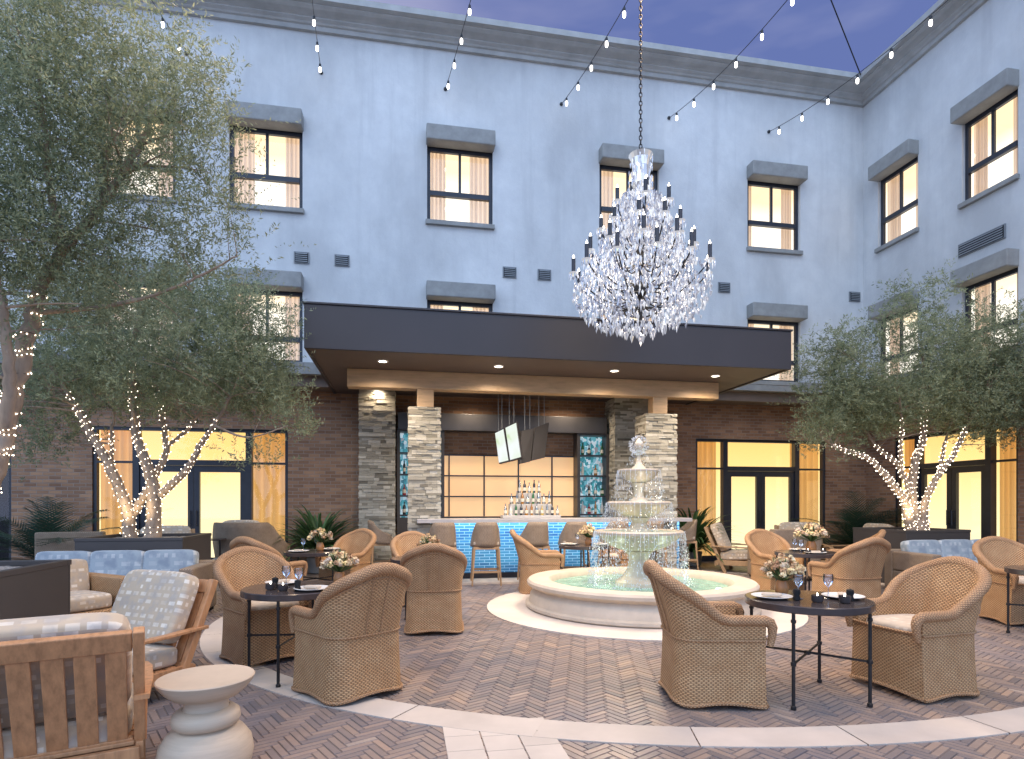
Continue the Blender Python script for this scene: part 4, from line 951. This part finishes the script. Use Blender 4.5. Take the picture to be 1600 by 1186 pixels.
for i,(x,y,a,_) in enumerate(tabs):
    full=i<2; n=tn[i]; top=TZ+.002
    ang=[0,.78,1.2,.9,0,1.5,0][i]
    fx,fy={0:(-.10,.16),1:(.28,.15)}.get(i,(.06,.02)); sc_={5:1.25,3:1.0,4:1.0}.get(i,.88)
    if i!=6:
        o=place(vs[i%2],used,(x+fx,y+fy,top),i*1.3,('peach and cream bouquet in amber vase, ' if i%2==0 else 'pink and yellow bouquet in amber vase, ')+n,'table bouquets',sc_)
    if i!=6:
        d=Vector((math.cos(ang),math.sin(ang),0))
        for s_ in (-1,1):
            if i in (1,): d=Vector((-.72,.69,0))
            if i==2: d=Vector((.26,-.96,0)); 
            place(pl_,used,(x+d.x*.24*s_,y+d.y*.24*s_,top),s_*.7,('white plate with folded napkin on the %s, %s side'%(n,('left' if s_<0 else 'right') if abs(d.x)>.5 else ('near' if d.y*s_<0 else 'far'))),'place settings')
        q=Vector((-d.y,d.x,0))
        for s_ in (-1,1):
            g=d*.10*s_+q*(-.02 if i==0 else .12); place(gl_,used,(x+g.x+(.03 if i==0 else .08 if i==1 else 0),y+g.y,top),0,'%s stemmed wine glass on the %s'%('left' if s_<0 else 'right',n),'wine glasses on the tables')
        if full or i==5:
            for k,(gx,gy) in enumerate([(-.02,-.17),(.14,-.20)] if i==0 else [(-.14,-.15),(-.03,-.20)] if i==1 else [(.1,-.2),(-.1,-.22)]):
                place(vo_,used,(x+gx,y+gy,top),0,'lit votive candle on the %s, %s of two'%(n,['left','right'][k]),'votive candles')
        if full:
            for k,(gx,gy) in enumerate([(-.12,-.10),(.22,-.12)] if i==0 else [(.07,-.18),(-.15,-.04)]):
                place(cu_,used,(x+gx,y+gy,top),0,'little black mill on the %s, %s of two'%(n,['left','right'][(k if i==0 else 1-k)]),'black table mills')
# ------------------------------------------------------------------ wooden lounge chairs
def make_lounge(name,wood,cushA,low=0):
    t=thing(name,'','lounge chair'); w=.36
    tilt=Matrix.Translation((0,-.26,.30))@Matrix.Rotation(R(-18),4,'X')
    # back posts + top rail + slats (tilted backwards, -y)
    for s_ in (-1,1):
        m=MB(); m.box(s_*w-.022,s_*w+.022,-.05,.0,-.32,.50,M=Matrix.Translation((0,-.26,.30))@Matrix.Rotation(R(23),4,'X')); bev(m.build('back_post',wood,t),.005)
        m=MB(); m.tube([(s_*w,.33,.0),(s_*w,.31,.20),(s_*w,.30,.40)],[.022,.026,.022],8); m.build('front_leg',wood,t,smooth=True)
        m=MB(); mid=[(s_*(w+.01),-.40,.445),(s_*(w+.025),-.1,.44),(s_*(w+.02),.2,.435),(s_*w,.36,.42)]
        m.grid([[Vector(p)+Vector((dx,0,dz)) for dx,dz in ((-.03,0),(.03,0),(.03,-.022),(-.03,-.022))] for p in mid],None,True); 
        a_=[Vector(mid[0]),Vector(mid[-1])]
        for e,sg in ((mid[0],1),(mid[-1],-1)): m.add([Vector(e)+Vector((dx,0,dz)) for dx,dz in ((-.03,0),(.03,0),(.03,-.022),(-.03,-.022))],[(0,1,2,3)])
        bev(m.build('armrest',wood,t),.005)
    TB=Matrix.Translation((0,-.26,.30))@Matrix.Rotation(R(23),4,'X')
    m=MB(); m.box(-w+.024,w-.024,-.042,-.008,.40,.495,M=TB); bev(m.build('top_rail',wood,t),.006); m=MB(); m.box(-w+.024,w-.024,-.040,-.010,-.16,-.08,M=TB); bev(m.build('lower_rail',wood,t),.006)
    m=MB(); n=6; sw=(2*w-.06)/n
    for i in range(n): m.box(-w+.03+sw*i+.016,-w+.03+sw*(i+1)-.016,-.036,-.014,-.079,.399,M=TB)
    bev(m.build('back_slats',wood,t),.003)
    m=MB(); m.box(-w+.0,w,.29,.325,.13,.21); m.box(-w,w,-.33,-.30,.11,.19)
    for s_ in (-1,1): m.box(s_*w-.016,s_*w+.016,-.30,.29,.125,.205)
    for i in range(7): m.box(-w+.02,w-.02,-.28+.085*i,-.22+.085*i,.185,.205)
    bev(m.build('seat_frame',wood,t),.004)
    m=MB(); m.sbox(0,.05,.275,.66,.60,.14,7,10,M=Matrix.Rotation(R(3),4,'X')); m.build('seat_cushion',cushA,t,smooth=True)
    m=MB(); m.sbox(0,.075,.285,.66,.13,.49,7,10,M=Matrix.Translation((0,-.26,.34))@Matrix.Rotation(R(23),4,'X')@Matrix.Translation((0,-.0,-.06))); m.build('back_cushion',cushA,t,smooth=True)
    return t
lc=make_lounge('teak_lounge_chair',M['teak'],M['plaid'])
place(lc,used,(-2.17,2.80,0),R(121-90),'slatted teak lounge chair with its back to the camera in the lower left corner','teak lounge chairs')
place(lc,used,(-2.63,3.92,0),R(-112-90),'teak lounge chair with plaid cushions facing left beside the stone side table','teak lounge chairs')
pc=make_lounge('oak_lounge_chair',M['oak'],M['plaid'])
for x,y,a,l in ((4.28,11.25,-28,'pale wood lounge chair right of the potted fern, facing right'),(5.55,11.35,-105,'pale lounge chair with plaid back cushion facing the camera before the lit doors'),(6.35,10.9,185,'pale lounge chair with grey cushion facing left by the brick corner'),(-5.55,9.55,-60,'pale lounge chair half hidden behind the left tree trunk and planter')):
    place(pc,used,(x,y,0),R(a-90),l,'pale wood lounge chairs by the walls',1.12)
# boxy woven club chairs and sofas
def make_sofa(name,wd,dp,cush,label,cat,loc,rz,nseat,bh=.60,seat=True,arm=.58,pil=True,mat='wickg'):
    t=thing(name,label,cat,loc,rz); h=wd/2; m=MB()
    m.box(-h,h,-dp/2,dp/2-.16,.04,.30); m.box(-h,h,dp/2-.16,dp/2,.04,bh)
    m.box(-h,-h+.15,-dp/2-.005,dp/2-.16,.30,arm); m.box(h-.15,h,-dp/2-.005,dp/2-.16,.30,arm); bev(m.build('woven_frame',M[mat],t),.025,3)
    m=MB(); m.box(-h+.03,h-.03,-dp/2+.03,dp/2-.03,0,.04); m.build('plinth',M['black'],t)
    sw=(wd-.32)/nseat
    for i in range(nseat):
        x=-h+.16+sw*(i+.5)
        m=MB(); m.sbox(x,-.08,.37,sw-.01,dp-.2,.15,6,8); m.build('seat_cushion',M[cush],t,smooth=True)
        m=MB(); m.sbox(0,0,0,sw+.01,.17,.36,8,8,M=Matrix.Translation((x,dp/2-.22,.56))@Matrix.Rotation(R(-10),4,'X')); m.build('back_cushion',M[cush],t,smooth=True)
    return t
def BW(u,v): p=W(u,v); return (p.x,p.y,0)
make_sofa('wicker_sofa',2.0,.85,'blue','long grey wicker sofa with blue patterned cushions in front of the left planter','sofa',BW(-3.25,7.42),TH,3)
make_sofa('wicker_sofa',2.0,.85,'blue','grey wicker sofa with blue patterned cushions in front of the right planter','sofa',BW(8.13,7.40),TH,3)
make_sofa('wicker_club_chair',.85,.8,'plaid','wicker club chair with beige patterned cushion between the near planter and the blue sofa','armchair',(-4.22,5.62,0),R(62),1,.58,mat='wicker')
make_sofa('wicker_club_chair',.85,.8,'cream','square backed wicker club chair behind the flowers right of the fountain','armchair',(4.62,10.15,0),R(190),1,.86,mat='wickg')
make_sofa('wicker_club_chair',.9,.8,'cream','low brown woven club chair behind the left planter','armchair',(-7.0,9.6,0),R(200),1,.84,mat='wickg')
# curved high backed lounge seen from behind
t=thing('woven_wing_lounge','tall brown woven lounge seat seen from behind with a grey cushion, left of the fern','lounge seat',(-4.35,9.75,0),R(182)); m=MB(); rows=[];uv=[]
for k in range(12):
    f=k/11; r=[];ru=[]
    for i in range(25):
        s=-1+2*i/24; x=.55*s+.05*s*f; y=.33*(abs(s)**2.6)*-1.9+.30+.10*f; topz=.98-.40*max(0,(abs(s)-.72)/.28)**.8; z=.03+(topz-.03)*f; r.append((x,y,z)); ru.append((s*.9,z))
    rows.append(r);uv.append(ru)
m.grid(rows,uv); o=m.build('woven_shell',M['wickg'],t,smooth=True); md=o.modifiers.new('s','SOLIDIFY'); md.thickness=.04
m=MB(); m.sbox(0,.0,.34,.95,.66,.16,5,8); m.build('seat_cushion',M['cream'],t,smooth=True); m=MB(); m.sbox(0,.20,.80,.62,.14,.44,5,8,M=Matrix.Identity(4)); m.build('back_cushion',M['plaid'],t,smooth=True)
# thin metal side tables
def side_table(loc,rz,wd,h,label):
    t=thing('metal_side_table',label,'side table',loc,rz); m=MB(); m.box(-wd/2,wd/2,-wd/2,wd/2,h-.02,h); m.build('tabletop',M['tabletop'],t)
    for x in (-1,1):
        for y in (-1,1): m=MB(); m.box(x*wd/2-(.02 if x>0 else 0),x*wd/2+(0 if x>0 else .02),y*wd/2-(.02 if y>0 else 0),y*wd/2+(0 if y>0 else .02),0,h-.021); m.build('leg',M['iron'],t)
side_table((-4.66,9.2,0),TH,.40,.74,'small square black framed side table before the lit left doors')
t=thing('pedestal_table','small round black pedestal table before the pale lounge chairs','side table',(4.78,10.3-.35,0)); m=MB(); m.lathe([(.19,.77),(.19,.79),(.001,.791)],24,cap=False); m.lathe([(.19,.77),(.001,.769)],24,cap=False); m.build('tabletop',M['iron'],t); m=MB(); m.lathe([(.012,.02),(.012,.77)],8); m.build('stem',M['iron'],t); m=MB(); m.lathe([(.15,0),(.15,.012),(.02,.02)],20); m.build('base',M['iron'],t)
# turned stone side table
t=thing('stone_side_table','pale turned limestone side table of stacked rounded discs in the lower left foreground','side table',(-1.49,2.90,0)); m=MB()
m.lathe([(.19,.0),(.205,.03),(.215,.08),(.205,.14),(.17,.19),(.12,.215),(.115,.22)],48); m.lathe([(.115,.215),(.145,.225),(.155,.25),(.15,.28),(.125,.30),(.105,.305)],48,cap=False); m.lathe([(.105,.30),(.10,.31),(.10,.345),(.107,.36)],48,cap=False); m.build('pedestal',M['travertine'],t,smooth=50)
m=MB(); m.lathe([(.105,.355),(.15,.365),(.185,.395),(.212,.43),(.219,.448),(.215,.453),(.001,.454)],64,cap=False); m.build('tabletop',M['travertine'],t,smooth=50)
# ------------------------------------------------------------------ planters
def planter(uc,vc,wd,dp,label):
    t=thing('planter_box',label,'planter',BW(uc,vc),TH,'square dark metal planters'); h,d=wd/2,dp/2; H_=.865; m=MB()
    m.box(-h,h,-d,-d+.03,0,H_); m.box(-h,h,d-.03,d,0,H_); m.box(-h,-h+.03,-d+.03,d-.03,0,H_); m.box(h-.03,h,-d+.03,d-.03,0,H_)
    for a in ((-h-.006,h+.006,-d-.006,-d+.05),(-h-.006,h+.006,d-.05,d+.006),(-h-.006,-h+.05,-d+.05,d-.05),(h-.05,h+.006,-d+.05,d-.05)): m.box(*a,H_-.035,H_+.004)
    bev(m.build('metal_box',M['planter'],t),.004); m=MB(); n=24
    m.grid([[(-h+.031+(wd-.062)*i/n,-d+.031+(dp-.062)*j/n,H_-.05+.02*random.random()) for i in range(n+1)] for j in range(n+1)]); o=m.build('pebbles',M['soil'],t,smooth=True)
planter(8.2,8.47,1.17,1.1,'dark bronze square planter on the right holding a lit olive tree')
planter(-3.26,8.47,1.19,1.1,'dark bronze square planter on the left behind the blue cushioned sofa')
planter(-3.07,4.42,1.2,1.2,'dark bronze planter cut off by the left edge, with pale pebbles on top')
# ------------------------------------------------------------------ olive trees
def tree(name,label,base,limbs,crowns,nclus,leaves,leafsz,seed,extra=0,lights=True,lz=(0,1)):
    rnd=random.Random(seed); rg=np.random.default_rng(seed); t=thing(name,label,'olive tree',base,0,'olive trees in planters'); base=Vector(base)
    nodes=[]; m=MB(); paths=[]
    for pts,r0,r1,lit in limbs:
        P=[Vector(p)-base for p in pts]; S=[]
        for i in range(len(P)-1):
            for k in range(6):
                f=k/6; p0=P[max(0,i-1)];p1=P[i];p2=P[i+1];p3=P[min(len(P)-1,i+2)]
                S.append(.5*((2*p1)+(p2-p0)*f+(2*p0-5*p1+4*p2-p3)*f*f+(3*p1-p0-3*p2+p3)*f**3))
        S.append(P[-1]); S=[p+Vector((rnd.gauss(0,.006),rnd.gauss(0,.006),0)) for p in S]
        rr=[(r0+(r1-r0)*(i/(len(S)-1))**.8)*rnd.uniform(.93,1.08) for i in range(len(S))]
        m.tube(S,rr,9); paths.append((S,rr,lit)); nodes+= [(S[i],rr[i]) for i in range(len(S)//3,len(S))]
    m.build('trunk',M['bark'],t,smooth=True)
    # crown clusters
    cl=[]; wts=[c[1][0]*c[1][1]*c[1][2] for c in crowns]
    while len(cl)<nclus:
        c=rnd.choices(crowns,wts)[0]; d=Vector((rnd.gauss(0,1),rnd.gauss(0,1),rnd.gauss(0,1))).normalized()*(rnd.random()**.42)
        ns=.5*(math.sin(d.x*7+seed)+math.sin(d.y*6+1.3*seed)+math.sin(d.z*8+2.1*seed))
        if rnd.random()<.30 and ns<-.25: continue
        p=Vector(c[0])-base+Vector((d.x*c[1][0],d.y*c[1][1],d.z*c[1][2]))*(1+.10*ns); cl.append(p)
    br=MB(); twn=MB()
    for i,p in enumerate(cl):
        if i%4==0:
            q,qr=min(((nn,(nn-p).length+max(0,nn.z-p.z)*1.5,r_) for nn,r_ in nodes),key=lambda a:a[1])[0::2]
            md=q.lerp(p,.5)+Vector((rnd.gauss(0,.07),rnd.gauss(0,.07),.06+rnd.gauss(0,.05)))*min(1,(p-q).length)
            ps=[q.lerp(md,k/4).lerp(md.lerp(p,k/4),k/4) for k in range(5)]; r_=min(qr*.6,.006+.010*(p-q).length)
            br.tube(ps,[r_*(1-.8*k/4) for k in range(5)],5,cap=False)
            if i%8==0: nodes.append((ps[3],r_*.5))
    br.build('branches',M['bark'],t,smooth=True)
    C=np.array([tuple(p) for p in cl]); zmin,zmax=C[:,2].min(),C[:,2].max()
    # twigs with opposite narrow leaves
    V=[];T=[]
    for ci,p in enumerate(C):
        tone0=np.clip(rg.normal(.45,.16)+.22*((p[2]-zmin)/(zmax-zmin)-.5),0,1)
        for tw in range(leaves//14):
            a=rg.uniform(0,2*PI); e=rg.normal(.75,.45); d=np.array([math.cos(a)*math.cos(e),math.sin(a)*math.cos(e),math.sin(e)]); s0=p+rg.normal(0,.07,3); Lt=rg.uniform(.14,.27)*(1.9 if rg.random()<.18 else 1)
            k=np.linspace(.05,1,14)[:,None]; P0=s0+d*Lt*k+np.array([0,0,-.04])*k*k
            x=np.cross(d,[0,0,1.0]); x/=np.linalg.norm(x)+1e-6; y=np.cross(d,x); ph=rg.uniform(0,2*PI,14)[:,None]; out=(x*np.cos(ph)+y*np.sin(ph))*.8+d*.6; out/=np.linalg.norm(out,axis=1)[:,None]
            ll=leafsz*rg.uniform(.7,1.25,14)[:,None]; nrm=np.cross(out,rg.normal(0,1,(14,3))); nrm/=np.linalg.norm(nrm,axis=1)[:,None]+1e-6; wv=nrm*ll*.13
            V.append(np.stack([P0,P0+out*ll*.5+wv,P0+out*ll,P0+out*ll*.5-wv],1)); T.append(np.clip(tone0+rg.normal(0,.10,14),0,1))
    V=np.concatenate(V).reshape(-1,3); T=np.concatenate(T); nf=len(V)//4
    me=bpy.data.meshes.new('crown'); me.vertices.add(len(V)); me.vertices.foreach_set('co',V.astype(np.float32).ravel()); me.loops.add(nf*4); me.loops.foreach_set('vertex_index',np.arange(nf*4,dtype=np.int32)); me.polygons.add(nf); me.polygons.foreach_set('loop_start',np.arange(0,nf*4,4,dtype=np.int32)); 
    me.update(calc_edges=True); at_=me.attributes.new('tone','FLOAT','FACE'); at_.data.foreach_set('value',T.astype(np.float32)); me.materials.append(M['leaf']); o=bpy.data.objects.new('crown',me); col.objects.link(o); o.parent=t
    # fairy lights wound round the limbs
    if lights:
        ft_=thing('fairy_lights','warm white fairy lights wound round the trunk of the '+lights,'fairy lights',base,0,'fairy lights on the olive trees'); wire=MB(); spots=[]
        for S,rr,lit in paths:
            if not lit: continue
            n=int(len(S)*lit); hel=[]; ang=rnd.uniform(0,6); L_=0
            for i in range(n-1):
                for k in range(8):
                    f=k/8; p=S[i].lerp(S[i+1],f); r_=rr[i]+.006; d=(S[i+1]-S[i]); seg=d.length/8; L_+=seg; ang+=seg*2*PI/lz[0]; dd=d.normalized(); x=dd.orthogonal().normalized(); x=(Vector((0,0,1)).cross(dd)).normalized() if abs(dd.z)<.99 else x; y=dd.cross(x); hel.append(p+(x*math.cos(ang)+y*math.sin(ang))*r_)
            if len(hel)<3: continue
            wire.tube(hel,.0018,3,cap=False); D=0; nxt=0
            for a,b in zip(hel,hel[1:]):
                D+=(b-a).length
                if D>nxt: spots.append(b+Vector((rnd.gauss(0,.005),rnd.gauss(0,.005),rnd.gauss(0,.005)))); nxt+=lz[1]*rnd.uniform(.7,1.3)
        wire.build('wire',M['iron'],ft_)
        rs=lz[2]; bl=MB(); bl.lathe([(.0005,-rs*1.2),(rs,-rs*.3),(rs,rs*.4),(.0005,rs*1.3)],5,cap=False); bo=None; rnd.shuffle(spots); rest=MB()
        spots.sort(key=lambda p:p.y)
        for i,p in enumerate(spots):
            if i<100:
                if bo is None: bo=bl.build('light_bulb',M['fairy'],ft_); q=bo
                else: q=bo.copy(); col.objects.link(q); q.parent=ft_
                q.location=p
            else:
                n0=len(rest.v); rest.add([Vector(v)+p for v in bl.v],bl.f)
        if len(rest.v): o=rest.build('light_bulbs',M['fairy'],ft_); o['kind']='stuff'
        print(name,'fairy',len(spots))
    return t
def A(l,d0,d1=None):
    d1=d0 if d1 is None else d1; n=len(l)-1; return [at(px,py,d0+(d1-d0)*i/n) for i,(px,py) in enumerate(l)]
def E_(px,py,d,rx,rz,ry=None): c=at(px,py,d); k=d/F; return (tuple(c),(rx*k,ry if ry else (rx+rz)/2*k,rz*k))
# right tree
b3=W(8.2,8.47,.83); d=b3.y
tree('olive_tree','bushy olive tree with fairy lit limbs in the right hand planter',tuple(b3),[
 (A([(1425,832),(1417,800),(1411,777),(1385,745),(1359,718),(1330,706),(1301,697)],d,d-.3),.085,.02,1),
 (A([(1440,832),(1425,785),(1430,722),(1441,690),(1445,618),(1440,540)],d,d+.3),.09,.02,.82),
 (A([(1424,775),(1404,728),(1366,694),(1340,640)],d,d+.35),.05,.015,.7),
 (A([(1408,735),(1408,700),(1409,649),(1400,600)],d,d-.4),.035,.012,.7),
 (A([(1446,832),(1444,790),(1466,742),(1490,711),(1514,660),(1545,610)],d,d-.2),.07,.018,.8),
 (A([(1466,742),(1478,687),(1490,640)],d,d+.3),.035,.012,.6)],
 [E_(1440,640,d,150,45,1.3),E_(1290,690,d-.3,45,45,.5),E_(1360,640,d,90,50,.9),E_(1560,640,d,80,70,.9),E_(1440,590,d,150,85,1.5),E_(1300,590,d,60,78,.9),E_(1312,545,d,45,42,.6),E_(1430,490,d,60,55,.7),E_(1520,530,d,70,60,.8),E_(1575,590,d,65,100,1.1),E_(1300,665,d-.2,60,45,.7),E_(1540,660,d,55,45,.6),E_(1275,640,d,35,40,.4)],
 1750,56,.056,11,lights='tree in the right planter',lz=(.085,.042,.0075))
b2=W(-3.26,8.47,.83); d=b2.y
tree('olive_tree','wide olive tree with many fairy lit limbs in the left planter before the lit doors',tuple(b2),[
 (A([(203,842),(197,790),(168,722),(137,668),(108,618),(80,570)],d,d-.3),.085,.02,.85),
 (A([(172,732),(175,700),(176,660),(180,620)],d,d+.2),.035,.012,.6),
 (A([(205,805),(221,782),(241,745),(259,705),(254,660),(243,598),(240,540)],d,d+.35),.065,.018,.85),
 (A([(238,842),(241,775),(226,715),(212,675),(206,577),(215,500)],d,d-.1),.10,.02,.85),
 (A([(259,698),(294,672),(308,650),(340,600)],d+.2,d+.4),.03,.012,.6),
 (A([(246,778),(290,735),(315,693),(336,662),(360,620)],d,d-.4),.055,.016,.8),
 (A([(336,665),(370,680),(400,682),(450,665)],d-.4,d-.6),.018,.006,0)],
 [E_(250,590,d,200,75,1.4),E_(395,560,d,70,110,.9),E_(330,500,d,100,75,.9),E_(120,520,d,110,80,1.0),E_(60,640,d,70,90,.8),E_(405,610,d,60,70,.7),E_(455,660,d-.3,36,38,.4),E_(400,720,d-.4,45,30,.3),E_(220,470,d,130,60,1)],
 1800,56,.052,23,lights='tree in the left planter',lz=(.085,.05,.006))
b1=W(-3.07,4.42,.83)
tree('olive_tree','nearest and largest olive tree filling the upper left corner',tuple(b1),[
 ([tuple(b1)]+[tuple(p) for p in A([(-75,850),(-20,760),(3,690),(24,600),(48,505),(66,444),(98,392),(160,320),(190,270),(235,200)],3.8,4.2)],.085,.02,.62),
 (A([(8,665),(16,600),(8,520),(0,460),(-20,380),(-30,300)],3.83,3.6),.04,.015,0),
 (A([(64,487),(160,479),(230,465),(272,450),(325,425),(370,400)],3.95,4.3),.018,.006,0),
 (A([(100,390),(80,300),(70,200),(60,120)],4.0,3.8),.03,.01,0),
 (A([(160,320),(170,230),(175,180),(165,120)],4.1,4.3),.022,.008,0),
 (A([(170,300),(220,230),(250,215),(280,190)],4.15,4.3),.015,.005,0)],
 [E_(120,230,4.05,170,175,.8),E_(30,150,3.8,130,150,.7),E_(300,230,4.2,72,130,.5),E_(240,110,4.1,100,80,.5),E_(60,400,3.9,130,90,.6),E_(270,380,4.2,110,70,.5),E_(120,90,4.0,110,80,.5),E_(-40,350,3.7,120,200,.7),E_(340,185,4.25,40,50,.3),E_(375,400,4.25,25,40,.2),E_(200,500,4.1,120,45,.4)],
 1400,70,.034,31,lights='big tree at the left edge',lz=(.14,.035,.0045))
# unseen uplight spots added at the planters for the fairy-light glow
for b,e in ((b3,16),(b2,16),(b1,14)): lamp('tree_uplight','SPOT',(b.x-.1,b.y-.35,b.z+.05),e*2.6,(1,.80,.50),.05,None,(R(180-10),0,0),110,.8)
# ------------------------------------------------------------------ ferns and palms
def fern(loc,label,n,L_,wd,mat,seed,cat='fern',up=1.0,pot=True):
    rnd=random.Random(seed); t=thing('potted_'+cat,label,'plant',loc)
    if pot: m=MB(); m.lathe([(.13,0),(.17,.02),(.19,.26),(.20,.30),(.18,.30),(.001,.28)],20,cap=False); m.build('pot',M['concrete'],t,smooth=40)
    m=MB(); z0=.28 if pot else .05
    for i in range(n):
        a=rnd.uniform(0,2*PI); e=rnd.uniform(.35,1.45)*up; Lf=L_*rnd.uniform(.6,1.1); tone=rnd.random(); d=Vector((math.cos(a),math.sin(a),0)); s=Vector((-d.y,d.x,0)); N=9
        P=[]; 
        for k in range(N+1): f=k/N; P.append(Vector((0,0,z0))+d*(Lf*f*math.cos(e)+.28*Lf*f*f*.6)+Vector((0,0,Lf*(math.sin(e)*f-.42*f**2.6*(1.3-.5*math.sin(e))))))
        for k in range(N):
            f=(k+.5)/N; w0=wd*math.sin(PI*min(1,k/N*.96+.04))**.6; w1=wd*math.sin(PI*min(1,(k+1)/N*.96+.04))**.6
            if cat=='fern': m.add([P[k]-s*w0,P[k]+s*w0+Vector((0,0,.0)),P[k+1]+s*w1,P[k+1]-s*w1],[(0,1,2,3)],None,tone)
            else:
                for sg in (-1,1):
                    for h in (0,.33,.66):
                        b0=P[k].lerp(P[k+1],h); out=(s*sg*.8+(P[k+1]-P[k]).normalized()*.7).normalized(); ll=L_*.26*math.sin(PI*min(.97,f*.85+.12)); b1_=P[k].lerp(P[k+1],h+.22); m.add([b0,b1_,b0+out*ll+Vector((0,0,-.04))],[(0,1,2)],None,tone)
    m.build('fronds',M[mat],t)
fern((3.68,12.15,0),'tall green potted fern with arching strap leaves right of the fountain',260,1.4,.026,'fern',3)
fern((-3.55,10.9,0),'green potted fern with arching strap leaves beside the left stone column',260,1.4,.024,'fern',5,)
fern((-7.45,9.55,0),'dark potted palm against the brick at the left, beside the doors',34,1.6,.02,'palm',7,'palm',1.1)
fern((7.35,12.7,0),'dark potted palm in the shaded brick corner on the right',30,1.75,.02,'palm',9,'palm',1.15)
